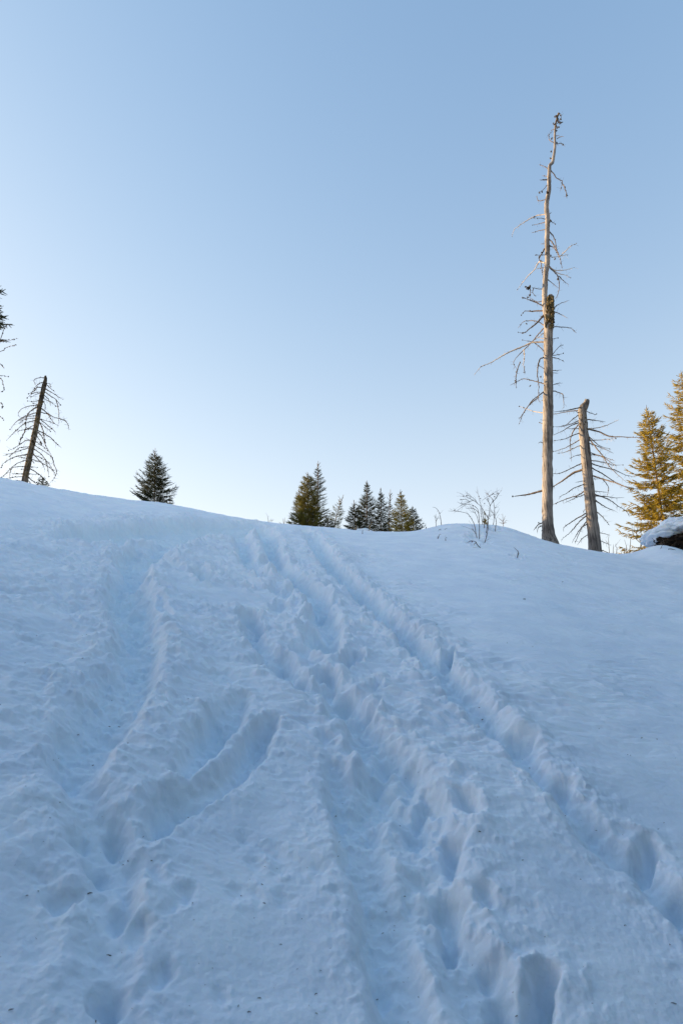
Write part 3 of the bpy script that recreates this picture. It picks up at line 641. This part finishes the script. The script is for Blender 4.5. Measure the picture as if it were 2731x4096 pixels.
C3 = (2.7656, 0, 1150)
trunkC = [(268,2175,36),(290,2050,33),(310,1950,33),(330,1860,30),(350,1770,28),(372,1660,30),(395,1560,28),(415,1450,28),(437,1320,24),(455,1230,24),(475,1140,24),(494,1060,22),(505,1000,16),(500,975,8)]
brC = [[(495,997),(430,998),(385,1015),(375,1040),(400,1080)],[(480,1047),(420,1070),(370,1130),(350,1170)],(1.6,[(465,1107),(410,1105),(370,1150),(320,1175)]),[(460,1155),(390,1160),(345,1180),(300,1220)],
 [(460,1165),(400,1180),(340,1210)],[(450,1250),(370,1258),(305,1253)],(1.6,[(440,1300),(370,1280)]),[(440,1303),(330,1308),(250,1335),(205,1380),(200,1430)],(1.6,[(430,1310),(360,1350),(310,1400),(285,1480),(285,1560)]),
 [(425,1373),(330,1405),(240,1440),(160,1505),(112,1570)],[(415,1415),(300,1430),(210,1470)],[(405,1448),(320,1445),(250,1470),(215,1500)],[(405,1465),(280,1500),(180,1580),(70,1690)],
 [(395,1510),(300,1560),(200,1590)],(1.6,[(385,1560),(290,1570),(260,1620),(220,1700),(215,1740)]),[(370,1690),(290,1690),(220,1740),(150,1780),(95,1800)],[(360,1710),(280,1660)],
 [(345,1768),(230,1800),(140,1830),(30,1860)],[(345,1760),(220,1770),(160,1820),(100,1870)],[(320,1850),(200,1860)],[(315,1890),(240,1880),(180,1865)],[(310,1905),(210,1935),(130,1990),(70,2050),(20,2100)],
 [(300,1980),(200,1980),(130,2000),(110,2060),(105,2115)],[(290,2010),(220,2010)],[(285,2055),(180,2060),(120,2050)],[(280,2090),(170,2095),(70,2110)],[(320,1840),(180,1870),(60,1930),(10,1990)],[(265,2145),(175,2130)],
 [(500,1050),(550,1065),(560,1095)],(1.5,[(500,1065),(560,1115),(610,1155)]),(1.5,[(490,1110),(560,1155),(630,1195),(690,1238)]),(1.5,[(485,1145),(560,1200),(620,1240),(670,1298)]),(1.5,[(480,1185),(540,1240),(560,1310)]),
 [(470,1220),(560,1265),(620,1310)],[(620,1240),(640,1310),(650,1390),(655,1500)],[(465,1235),(500,1300),(495,1370)],(1.5,[(445,1325),(520,1385),(590,1430),(680,1455),(745,1480)]),[(680,1455),(740,1490),(765,1580)],
 (1.4,[(440,1375),(530,1400),(560,1450),(600,1500),(650,1535)]),[(430,1450),(520,1475),(600,1500)],(1.4,[(430,1445),(510,1510),(570,1560),(620,1600)]),[(425,1485),(500,1540),(560,1595)],(1.6,[(430,1475),(470,1560),(485,1640),(500,1720)]),
 (1.5,[(405,1575),(480,1610),(560,1660),(620,1720),(680,1778)]),[(400,1590),(460,1640),(490,1710),(530,1790),(580,1880)],(1.6,[(390,1620),(440,1690),(460,1740)]),[(380,1695),(460,1745),(530,1800)],
 [(370,1735),(450,1790),(530,1840),(590,1895)],[(360,1775),(440,1830),(500,1900),(560,1980),(600,2050)],[(350,1845),(440,1880),(540,1930)],(1.4,[(350,1805),(400,1880),(460,1940),(500,2020)]),
 [(340,1895),(440,1930),(530,1980),(600,2040),(610,2080)],[(335,1890),(380,1950)],[(325,1980),(420,1990)],(1.4,[(320,2000),(410,2050),(480,2110),(560,2200)]),[(305,2060),(430,2070)],(1.6,[(300,2085),(360,2140),(420,2170)]),
 [(295,2100),(330,2160)],[(580,1880),(600,1960),(625,2030),(600,2110),(560,2150)],[(500,1900),(530,2000),(540,2090)]]
leaner, *_ = dead_tree('leaning_dead_conifer', 'leaning dead conifer with many thin drooping bare branches on the left end of the ridge', 'dead tree', C3, 18.9, trunkC, brC, DEADDARK, 13, rb=0.0095, knob=1.0, twigs=3.0)

g = Geo(); rg = np.random.default_rng(17)               # splintered top of the broken one
for i in range(9):
    a = at((886+rg.uniform(-15, 15))/C2[0]+C2[1], (722+rg.uniform(-4, 8))/C2[0]+C2[2], 19.6+rg.uniform(-0.05, 0.05)); b_ = a + np.array([rg.uniform(-0.01, 0.05), 0, rg.uniform(0.04, 0.13)])
    g.tube([a, (a+b_)/2, b_], [0.022, 0.014, 0.003], 4, 0, 0.2, rg)
g.build('splinters', DEADWOOD, snagB)
def bark_scraps(root, conv, r, trunk, n, seed, lo, hi, sz=(0.012, 0.032)):
    rg = np.random.default_rng(seed); g = Geo(); T = np.array(trunk); o = np.argsort(T[:, 1]); ys = T[o, 1]
    for i in range(n):
        y = lo + (hi-lo)*rg.random(); c_ = np.interp(y, ys, T[o, 0]); w = np.interp(y, ys, T[o, 2]); u = rg.uniform(-1, 1)
        p = at((c_+u*w*0.95)/conv[0]+conv[1], y/conv[0]+conv[2], r - 0.9*w/conv[0]/FPX*r*math.sqrt(1-u*u*0.9)); g.lump(p, rg.uniform(*sz), rg, 0, (1, 0.6, 1.5))
    g.build('bark', BARK, root)
bark_scraps(leaner, C3, 18.9, trunkC, 190, 5, 985, 2100)
bark_scraps(snagB, C2, 19.6, trunkB, 60, 6, 770, 1000)
bark_scraps(snagB, C2, 19.6, trunkB, 50, 7, 1000, 1500, (0.008, 0.02))

# ------------------------------------------------------------------ living spruces
def spruce(name, label, base_px, top_px, r, half_px, seed, cat='spruce', group=None, nmat=None, dens=1.0, start=0.0, leader=0.12, nd=30, bare=(), shoot=0.13,
           droop=0.0, ragged=0.25, power=0.85, up=0.35, child_only=False, bend=0.0):
    """base and top as photo pixels at horizontal distance r; half_px = half width of the crown foot in the photo"""
    rg = np.random.default_rng(seed); B = at(*base_px, r); T = at(*top_px, r)
    gz = ground(B[0], B[1]); B[2] = gz - 0.05; T[0] += 0.0; Hh = T[2]-B[2]
    dep = B[1]*math.cos(PITCH) + (B[2]-EYE)*math.sin(PITCH); Rb = half_px*dep/FPX
    root = empty(name, tuple(B)); tag(root, label, cat, group)
    ax = lambda t: B + (T-B)*t + np.array([bend*math.sin(math.pi*t), 0, 0])
    g = Geo(); tt = np.linspace(0, 1, 14); r0 = max(0.008*Hh, 0.007)
    g.tube([ax(t) for t in tt], r0*(1-tt)**0.8+0.006, 7, 0, 0.05, rg); g.build('trunk', SPRUCEBARK, root)
    c = Geo(); P0 = []; P1 = []
    gap = max(0.036*Hh, 0.075)/dens**0.5 * (1.0 if Hh < 3 else 0.62)
    z = start*Hh
    while z < Hh*(1-leader):
        t = z/Hh; q = 1 - (z - start*Hh)/(Hh*(1-start)*(1-leader*0.3))
        n = int(rg.integers(5, 8)*min(dens, 1.6)); a0 = rg.uniform(0, 6.28)
        for i in range(n):
            if rg.random() < ragged*0.45: continue
            a = a0 + 2*math.pi*i/n + rg.normal()*0.25
            Lb = Rb*q**power*rg.uniform(1-ragged, 1.06)*(0.62 if rg.random() < ragged*0.5 else 1)
            if Lb < 0.05: continue
            el = up + (0.75-up)*(1-q)**1.5 - droop*q + rg.normal()*0.08
            hd = np.array([math.cos(a), math.sin(a), 0]); pz = ax(min(t+rg.normal()*0.012, 1))
            ns = max(4, int(Lb/0.10)); ss = np.linspace(0, 1, ns)
            pts = np.array([pz + hd*Lb*math.cos(el*0.8)*s_ + np.array([0, 0, 1])*Lb*(math.sin(el)*s_ - droop*0.7*s_*(1-s_)*1.6 + 0.16*s_*s_*q) for s_ in ss])
            pts[1:] += rg.normal(size=(ns-1, 3))*0.012*Lb
            c.tube(pts, np.linspace(max(0.006*Lb**0.5, 0.003), 0.0022, ns), 3, 1)
            side = np.cross(hd, [0, 0, 1])
            # side shoots, longest near the middle, some with their own sub-shoots
            step = shoot*0.36; k = max(2, int(Lb*0.88/step))
            for j in range(k):
                s_ = 0.12 + 0.88*(j+rg.random()*0.7)/k; s_ = min(s_, 1); o = pts[0]*0 + np.array([np.interp(s_, ss, pts[:, d]) for d in range(3)])
                fw = pts[-1]-pts[0]; fw /= np.linalg.norm(fw)+1e-9
                for sgn in (-1, 1):
                    if rg.random() < 0.12: continue
                    d = fw*0.75 + side*sgn*rg.uniform(0.5, 0.95) + np.array([0, 0, rg.normal()*0.16 - droop*0.35]); d /= np.linalg.norm(d)
                    l = min(shoot*rg.uniform(0.7, 1.15) + 0.30*Lb*(1-s_)*rg.uniform(0.4, 1), 0.55*Lb+0.03)
                    m = max(1, int(round(l/shoot)))
                    P0.append(o); P1.append(o+d*l)
                    for u in range(m-1):
                        oo = o + d*l*(u+1)/m
                        for s2 in (-1, 1):
                            d2 = d*0.75 + np.cross(d, [0, 0, 1])*s2*0.7 + np.array([0, 0, rg.normal()*0.2-droop*0.3]); d2 /= np.linalg.norm(d2)
                            P0.append(oo); P1.append(oo+d2*shoot*rg.uniform(0.5, 0.9))
            P0.append(pts[-2]); P1.append(pts[-1] + (pts[-1]-pts[-2])/(np.linalg.norm(pts[-1]-pts[-2])+1e-9)*shoot*0.5)
        z += gap*rg.uniform(0.8, 1.2)
    # upper stem: leader shoot and its ring of candles
    for s_ in np.linspace(1-leader, 1-leader*0.55, 3):
        for i in range(4):
            a = rg.uniform(0, 6.28); l = leader*Hh*rg.uniform(0.25, 0.5); o = ax(s_)
            d = np.array([math.cos(a)*0.6, math.sin(a)*0.6, 0.8]); P0.append(o); P1.append(o+d*l)
            c.tube([o, o+d*l], [0.0065, 0.005], 3, 1)
    P0 = np.array(P0); P1 = np.array(P1)
    c.needles(P0, P1, nd, 0.022 if Hh < 3 else 0.036, 0.0030 if Hh < 3 else 0.0062, rg)
    c.spindles(P0, P1, (0.0085 if Hh < 3 else 0.017))
    tl = ax(1-leader); c.needles(tl[None], T[None], 40, 0.012, 0.0013, rg)
    c.build('crown', [nmat or NEEDLE, SPRUCEBARK], root, smooth=False)
    return root, len(P0)
def s4(x, y): return (x/5.227+450, y/5.227+1750)
def s5(x, y): return (x/2.24+1040, y/2.24+1800)
def s7(x, y): return (x/2.903+2400, y/2.903+1450)
def s6(x, y): return (x/3.733+1680, y/3.733+1900)
stats = []
G1 = 'young spruces in the row behind the ridge'
def sp(*a, **k):
    o, n = spruce(*a, **k); stats.append((a[0], n)); return o
lone = sp('young_spruce', 'lone small dark spruce left of the middle, poking up behind the snow ridge', s4(870,1450), s4(893,215), 20.5, 108, 21, start=0.0, leader=0.15, dens=1.25, ragged=0.35)
sp('young_spruce', 'very small dark spruce at the right foot of the lone spruce', s4(1190,1490), s4(1200,1230), 20.2, 22, 22, leader=0.1, dens=1.1)
sp('young_spruce', 'tallest dark spruce in the middle of the ridge, its tip above the pair', s5(512,760), s5(520,97), 20.8, 64, 23, group=G1, leader=0.12, dens=1.15, ragged=0.35, power=0.75)
sp('young_spruce', 'bushy olive spruce leaning against the left of the tallest middle spruce', s5(432,745), s5(424,195), 20.2, 80, 24, group=G1, leader=0.13, dens=1.4, nmat=NEEDLE_Y, power=0.7)
sp('young_spruce', 'low spruce with a thin tip at the left foot of the middle pair', s5(352,735), s5(350,340), 20.6, 50, 25, group=G1, leader=0.2, dens=1.1, nmat=NEEDLE_Y)
sp('young_spruce', 'tiny dark spruce just right of the middle pair', s5(610,740), s5(612,592), 20.5, 34, 26, group=G1, leader=0.15)
sp('young_spruce', 'sparse see-through spruce with bare tips right of the middle pair', s5(655,750), s5(748,400), 21.0, 56, 27, group=G1, leader=0.28, dens=0.75, nd=18, bend=-0.04, ragged=0.4, nmat=NEEDLE_Y)
sp('young_spruce', 'short dark spruce with a thin pale leader left of the tall slim spruce', s5(858,760), s5(838,445), 20.9, 62, 28, group=G1, leader=0.26, dens=1.2)
sp('young_spruce', 'tall slim dark spruce in the middle of the row', s5(955,770), s5(958,272), 21.2, 74, 29, group=G1, leader=0.13, dens=1.2, ragged=0.4)
sp('young_spruce', 'slim dark spruce between the tall slim one and the thin bare-tipped one', s5(1080,770), s5(1082,338), 21.0, 56, 30, group=G1, leader=0.14, dens=1.15, ragged=0.4)
sp('young_spruce', 'thin spruce with a forked bare tip left of the golden spruce', s5(1150,770), s5(1168,352), 21.3, 42, 31, group=G1, leader=0.25, dens=0.75, nd=18, ragged=0.45)
sp('young_spruce', 'sunlit golden green spruce near the right end of the row', s5(1272,775), s5(1257,352), 20.9, 64, 32, group=G1, leader=0.16, dens=1.2, nmat=NEEDLE_SUN)
sp('young_spruce', 'short spruce with spreading dark branches at the right end of the row', s5(1375,775), s5(1364,500), 21.1, 58, 33, group=G1, leader=0.15, dens=1.0, ragged=0.35)
sp('young_spruce', 'tiny green spruce tip beyond the right end of the row', s5(1478,765), s5(1486,690), 20.6, 12, 34, group=G1, leader=0.2)
sp('young_spruce', 'tiny golden spruce seen behind the rose bush stems on the mound', s6(970,770), s6(962,545), 20.4, 19, 35, leader=0.15, dens=1.3, nmat=NEEDLE_SUN)
sp('young_spruce', 'low dark spruce tuft at the foot of the leaning dead conifer', (170,1955), (168,1905), 18.9, 26, 36, leader=0.15, dens=1.3, ragged=0.4)
sp('spruce', 'golden sunlit spruce with upturned branch ends right of the broken dead conifer', (2662,2190), s7(535,492), 25.5, 225, 41, nmat=NEEDLE_SUN, leader=0.06, nd=22, shoot=0.17, droop=0.45, dens=1.15, ragged=0.45, power=0.72, up=0.25, start=0.10)
sp('spruce', 'tallest golden spruce cut by the right edge of the photo', (2800,2190), (2722,1480), 28.0, 240, 42, nmat=NEEDLE_SUN, leader=0.04, nd=22, shoot=0.19, droop=0.45, dens=1.15, ragged=0.5, power=0.65, up=0.25, start=0.12)
edge_tree = sp('spruce', 'dark spruce cut by the left edge of the photo with bare lower branches', (-120,1900), (-95,1070), 17.0, 165, 43, leader=0.04, nd=26, shoot=0.16, droop=0.35, dens=1.6, ragged=0.5, power=0.5, start=0.70, up=0.2)
rg = np.random.default_rng(50)
for pl in [[(-190,600),(0,600),(60,580),(120,578),(200,563)],[(-190,740),(0,708),(70,665),(130,640),(185,632)],[(-180,830),(0,845),(30,870),(42,895)],[(-170,1000),(0,970),(90,985)],
           [(-170,960),(0,1000),(35,1080),(42,1130),(15,1155)],[(-160,1260),(0,1275),(30,1310),(25,1330)],[(-160,1400),(0,1425),(40,1465)],[(-150,1600),(-20,1660),(-5,1720)],[(0,590),(60,430),(125,405)]]:
    q = [at(x/C3[0]+C3[1], y/C3[0]+C3[2], 17.0-0.25*i) for i, (x, y) in enumerate(pl)]
    P = smooth_path(q, 0.06, rg, 0.004); g = Geo(); g.tube(P, np.linspace(0.010, 0.003, len(P)), 5, 0, 0.1, rg)
    for k in range(int(len(P)*0.8)):
        g.lump(P[rg.integers(len(P)//3, len(P))]+rg.normal(size=3)*0.006, rg.uniform(0.007, 0.016), rg, 1)
    g.build('bare_branch', [BRANCHW, LICHEN], edge_tree)
print('SHOOTS', stats)

# ------------------------------------------------------------------ rose bush and twigs in the snow
def stems(name, label, cat, conv, r, lines, m_, rad_, seed, fork=0, part='stem', group=None, hips=(), root_r=None, sink=0.06, slant=0.25, buds=True):
    """a plant whose stems (first point lowest) are separate meshes; r = distance of its foot"""
    rg = np.random.default_rng(seed)
    f = conv(*lines[0][0])
    if r is None: r = hit(*f)[1]; onsnow = True
    else: onsnow = False
    B = at(f[0], f[1], r); root = empty(name, (B[0], B[1], ground(B[0], B[1]))); tag(root, label, cat, group)
    for k, pl in enumerate(lines):
        th = 1.0
        if isinstance(pl, tuple): th, pl = pl
        pp = [conv(x, y) for x, y in pl]; s_ = rg.uniform(-slant, slant)
        rf = hit(*pp[0])[1] if (onsnow and th >= 1) else r + 0.2*onsnow
        if abs(rf-r) > 2.5: rf = r + 0.6
        q = [at(x, y, rf + s_*i/len(pp)) for i, (x, y) in enumerate(pp)]
        foot = q[0].copy(); gz = ground(foot[0], foot[1])
        if abs(foot[2]-gz) < 0.35 and th >= 1: foot[2] = min(gz, foot[2]) - sink; q = [foot] + q
        P = smooth_path(q, 0.03, rg, 0.002); n = len(P); g = Geo()
        g.tube(P, rad_*th*(1-np.linspace(0, 1, n))**0.6 + 0.0022, 4, 0, 0.1, rg)
        if buds:
            for i in range(n//2):
                j = rg.integers(1, n); d = rg.normal(size=3)*0.5 + (P[j]-P[j-1])/(np.linalg.norm(P[j]-P[j-1])+1e-9)*0.7; d /= np.linalg.norm(d)
                g.tube([P[j], P[j]+d*rg.choice([0.02, 0.04, 0.11])*rg.uniform(0.6, 1.2)], [0.0024, 0.0014], 3)
        for i in range(fork):
            j = rg.integers(n//3, max(n-2, n//3+1)); d = (P[min(j+1, n-1)]-P[j-1]); d /= np.linalg.norm(d)+1e-9
            d = d + rg.normal(size=3)*np.array([0.45, 0.3, 0.3]) + np.array([0, 0, 0.25]); d /= np.linalg.norm(d); l = rg.uniform(0.10, 0.32)
            Q = smooth_path([P[j], P[j]+d*l*0.5, P[j]+d*l+np.array([rg.normal()*0.03, 0, -0.05*l])], 0.03, rg, 0.003); g.tube(Q, np.linspace(0.003, 0.0015, len(Q)), 3)
        g.build(part, m_, root)
    for x, y in hips:
        g = Geo(); p = at(*conv(x, y), r+0.2+rg.uniform(-0.05, 0.1)); g.lump(p, 0.013, rg); g.tube([p, p+np.array([rg.normal()*0.01, 0, -0.03])], [0.002, 0.0015], 3); g.build('rose_hip', HIP, root)
    return root
stems('rose_bush', 'bare arching rose bush with dried hips growing from the snow mound', 'bush', s6, None,
 [[(845,935),(825,830),(800,720),(760,650),(712,580),(640,555),(560,545),(500,540),(415,540)],[(885,955),(885,840),(883,700),(870,560),(850,500),(800,460),(720,440),(660,455),(600,495),(560,530)],
  [(985,870),(1000,780),(1010,680),(1035,560),(1045,460),(1085,390),(1040,320),(1000,330),(920,385)],[(965,1005),(998,890),(1015,760),(1010,660),(1000,600)],
  (0.9,[(1010,640),(940,520),(900,460),(860,430),(800,385),(740,400),(680,430),(590,465)]),[(1120,825),(1135,700),(1110,620),(1060,545),(1000,525),(960,525)],
  [(1090,750),(1105,640),(1110,500),(1085,370),(1040,320)],[(960,805),(955,700),(930,580),(905,450),(885,380),(870,300),(840,250)],[(935,745),(915,620),(900,500)],
  (0.8,[(870,720),(855,640),(820,570),(760,540)]),(0.8,[(830,885),(800,830),(765,800)]),(0.7,[(860,430),(820,370),(770,330),(680,300)]),(0.7,[(800,385),(740,350),(640,310)]),
  (0.7,[(740,400),(690,370),(605,365)]),(0.7,[(680,430),(620,430),(560,405)]),(0.7,[(870,560),(820,515),(760,500),(695,500)]),(0.7,[(1085,400),(1130,350),(1170,275)]),
  (0.7,[(1040,320),(1010,290),(985,275)]),(0.7,[(1040,310),(1090,280)]),(0.7,[(1045,460),(1020,400),(990,355)]),(0.6,[(1010,680),(1060,590)]),(0.6,[(1105,640),(1150,560)]),(0.6,[(1110,500),(1150,475)])],
 STEM, 0.0055, 60, fork=3, hips=[(1092,275),(1150,270),(1172,275),(1108,322),(1010,355),(645,315),(690,310),(605,365),(513,525),(875,318),(1140,340),(960,425),(785,460),(900,350)])
GT = 'twigs sticking out of the snow'
stems('bare_twig', 'forked bare twig standing on the left shoulder of the mound, upper one', 'twig', s6, 16.9, [[(320,760),(295,600),(260,520),(220,485),(185,480)],(0.8,[(290,580),(315,550)])], STEM, 0.007, 61, group=GT)
stems('bare_twig', 'thin upright twig with a side shoot just left of the arching twig on the mound', 'twig', s6, 16.7, [[(245,830),(235,700),(230,590)],(0.8,[(240,690),(275,610)]),(0.8,[(235,650),(210,600)])], STEM, 0.006, 62, group=GT)
stems('fallen_twig', 'crooked dark twig lying on the snow below the rose bush', 'twig', s6, None, [[(900,1098),(860,1050),(830,1000),(785,985),(740,990),(695,1015)],(0.8,[(785,985),(765,1010)]),(0.8,[(835,1005),(800,1040)])], STEM, 0.007, 63, group=GT, slant=0.05)
stems('bare_twig', 'crooked lone twig in a small dimple right of the mound', 'twig', s6, None, [[(1450,1230),(1465,1160),(1440,1120),(1390,1075)]], STEM, 0.006, 64, group=GT, slant=0.1)
stems('bare_twig', 'short dark twig on the left slope of the mound', 'twig', s6, None, [[(265,955),(280,900),(305,880)]], STEM, 0.008, 65, group=GT)
stems('bare_twig', 'tiny twig stub between the short twig and the rose bush', 'twig', s6, None, [[(380,980),(378,950),(388,930)]], STEM, 0.006, 66, group=GT)
stems('fallen_twig', 'thin looped twig lying on the upper left slope of the mound', 'twig', s6, None, [[(270,830),(300,810),(335,830),(400,795)]], STEM, 0.005, 67, group=GT)
stems('larch_seedling', 'tiny orange bare seedling lit by the sun right of the rose bush', 'seedling', s6, 19.0,
 [[(1240,745),(1235,640),(1230,575)],(0.8,[(1238,700),(1200,665),(1165,640)]),(0.8,[(1238,690),(1255,650),(1270,610)]),(0.8,[(1240,720),(1270,690),(1290,672)]),(0.8,[(1240,725),(1205,715),(1175,705)]),(0.8,[(1240,725),(1270,715),(1292,712)])], SHOOT, 0.007, 68, part='shoot')
stems('bare_twig', 'small forked twigs on the ridge left of the middle spruces', 'twig', s5, 18.2, [[(75,640),(68,600),(62,578)],(0.9,[(88,640),(105,612)]),(0.9,[(100,640),(122,622)])], STRAW, 0.007, 69, group=GT)
stems('bare_twig', 'small forked twigs at the left foot of the bushy olive spruce', 'twig', s5, 18.3, [[(215,672),(207,640),(205,615)],(0.9,[(215,665),(222,605)]),(0.9,[(225,670),(250,650)]),(0.9,[(200,665),(172,648)])], STRAW, 0.006, 70, group=GT)
stems('dry_stalk', 'golden dry stalk in front of the short spruce with a pale leader', 'dry stalk', s5, 18.8, [[(862,735),(860,690),(852,645)],(0.8,[(862,715),(820,685)])], STRAW, 0.008, 71)
stems('dry_stalk', 'golden forked stalk at the foot of the tall slim spruce', 'dry stalk', s5, 18.9, [[(970,735),(985,690),(1003,640)],(0.8,[(980,700),(975,665)])], STRAW, 0.007, 72)
stems('bare_twig', 'thin upright stick in the snow below the middle of the spruce row', 'twig', s5, None, [[(918,752),(918,730),(917,713)]], STEM, 0.006, 73, group=GT)
stems('bare_twig', 'thin stick before the uprooted stump on the right', 'twig', s7, None, [[(695,2175),(708,2150),(728,2098)]], STEM, 0.005, 74, group=GT)
stems('bare_twig', 'arched thin twig under the uprooted stump at the right edge', 'twig', s7, None, [[(795,2165),(870,2178),(925,2230),(950,2300)]], STEM, 0.006, 75, group=GT)
stems('dry_shrub', 'pale golden bare shrub in front of the golden spruce', 'shrub', s7, 20.5,
 [[(440,2230),(470,2110),(430,2000),(385,1910)],[(475,2200),(480,2050),(470,1930),(485,1850)],(0.8,[(460,2090),(420,2050),(375,1965),(370,1880)]),[(340,2230),(350,2100),(360,2010),(385,1960)],
  (0.8,[(480,2050),(520,2010),(560,1990),(600,1960)]),(0.8,[(590,1830),(600,1900),(640,1980),(665,2010)]),[(310,2230),(300,2120),(280,2060)],(0.7,[(420,1990),(440,1900),(430,1830)])], STRAW, 0.011, 76)
stems('dry_shrub', 'low pale stalks behind the right foot of the broken dead conifer', 'shrub', s7, 20.4,
 [[(105,2210),(100,2120),(95,2050),(105,2000)],[(150,2215),(152,2150),(155,2110)],[(190,2215),(195,2150),(175,2130),(215,2080)],(0.8,[(100,2120),(60,2060)]),[(250,2220),(240,2190)],[(280,2220),(285,2150)]], STRAW, 0.009, 77)

# ------------------------------------------------------------------ uprooted stump with its snow cap on the right
def blob(center, ax_, seed, amp, nu=72, nv=48, freq=2.0, flat=None):
    u = np.linspace(0, 2*math.pi, nu, endpoint=False); v = np.linspace(0.001, math.pi-0.001, nv)
    U, V_ = np.meshgrid(u, v); x = np.sin(V_)*np.cos(U); y = np.sin(V_)*np.sin(U); z = np.cos(V_)
    n = fbm(x*freq+seed+z, y*freq+z*freq*1.3+seed*2, 4, 0.55) + 0.6*fbm(z*freq*1.7+seed, (x+y)*freq, 3)
    r = 1 + amp*n
    P = np.stack([center[0]+ax_[0]*x*r, center[1]+ax_[1]*y*r, center[2]+ax_[2]*z*r], -1)
    i = np.arange(nv-1)[:, None]*nu; j = np.arange(nu)[None, :]; j2 = (j+1) % nu
    return P.reshape(-1, 3), np.stack([i+j, i+nu+j, i+nu+j2, i+j2], -1).reshape(-1, 4)
p = at(2765, 2172, 17.1); root = empty('uprooted_stump', (p[0], p[1], ground(p[0], p[1])))
tag(root, 'dark uprooted stump capped with snow at the right edge of the ridge', 'stump')
V, F = blob(tuple(p), (0.72, 0.5, 0.20), 3.1, 0.30); g = Geo(); g.add(V, F)
SOIL = wood_material('root_soil', (0.06, 0.042, 0.03), (0.015, 0.01, 0.008), 1.5, 0.6, 1.0)
g.build('root_plate', SOIL, root)
rg = np.random.default_rng(81)
for k in range(22):
    a = at(rg.uniform(2640, 2800), rg.uniform(2140, 2190), 16.6); d = np.array([rg.uniform(-0.32, 0.3), rg.uniform(-0.10, 0.1), rg.uniform(-0.2, 0.16)])
    P = smooth_path([a+[0, 0.25, 0], a, a+d*0.6+rg.normal(size=3)*0.03, a+d], 0.05, rg, 0.004); g = Geo(); g.tube(P, np.linspace(0.013, 0.004, len(P)), 5, 0, 0.1, rg); g.build('root', BRANCHW, root)
g = Geo()
for cx, cy, dr_, ax_, sd_ in [(2765, 2122, 0.1, (0.66, 0.62, 0.20), 7.7), (2690, 2116, 0.1, (0.30, 0.5, 0.23), 2.2), (2645, 2146, 0.0, (0.42, 0.6, 0.20), 9.2)]:
    V, F = blob(tuple(at(cx, cy, 17.0+dr_)), ax_, sd_, 0.12, freq=2.0); g.add(V, F)
g.build('snow_cap', SNOW, root)
# sunlit drift peeping over the ridge below the spruces
p = at(*s5(925, 745), 19.2); V, F = blob((p[0], p[1], p[2]-0.02), (0.28, 0.3, 0.14), 5.0, 0.10); g = Geo(); g.add(V, F)
tag(g.build('snow_drift', SNOW), 'small sunlit snow drift peeping over the ridge before the spruces', 'snow drift', kind='structure')

# ------------------------------------------------------------------ needles, seeds and bark bits blown onto the snow
rg = np.random.default_rng(90); g = Geo()
spots = [(365,3532,9),(41,4066,8),(382,4090,9),(443,3755,8),(609,3417,6),(518,3383,6),(448,2815,5),(486,2812,5),(382,2978,6),(240,3212,6),(1056,3608,7),(1048,3527,6),(966,3548,5),(770,3612,7),(1036,3998,7),(953,4037,7),(996,4070,7),
         (1264,3973,7),(1122,3767,5),(1926,2826,8),(1344,3160,5),(2096,2397,7),(1506,3833,7),(1500,3857,7),(1492,3895,6),(1670,3897,6),(2060,3968,8),(2680,3790,7),(2697,4040,8),(2500,3706,5),(1528,3621,5),(1616,3522,5),(1920,3370,7),
         (2090,3443,5),(1862,2477,4),(1730,2470,4),(2250,2335,4),(110,3567,5),(155,3553,6),(760,3170,5),(600,2470,4),(320,2880,5),(500,3385,5),(1265,4080,6),(1350,3420,5),(2100,3145,4)]
for i in range(150): spots.append((rg.uniform(0, 2731), 2500+1590*rg.random()**0.8, rg.uniform(1.5, 4)))
for px, py, sz in spots:
    (gx, gy), r = hit(px, py); L_ = sz*r*1.1/FPX*0.9; a = rg.uniform(0, 6.28); d = np.array([math.cos(a), math.sin(a), rg.uniform(-0.1, 0.5)])*L_
    z0 = ground(gx, gy) + 0.002
    g.tube([(gx-d[0], gy-d[1], z0), (gx, gy, z0+L_*0.25), (gx+d[0], gy+d[1], z0+abs(d[2]))], [L_*0.16, L_*0.22, L_*0.08], 4)
tag(g.build('bark_litter', plain('litter', (0.045, 0.035, 0.03))), 'dark needles and bark crumbs scattered over the snow slope', 'litter', kind='stuff')
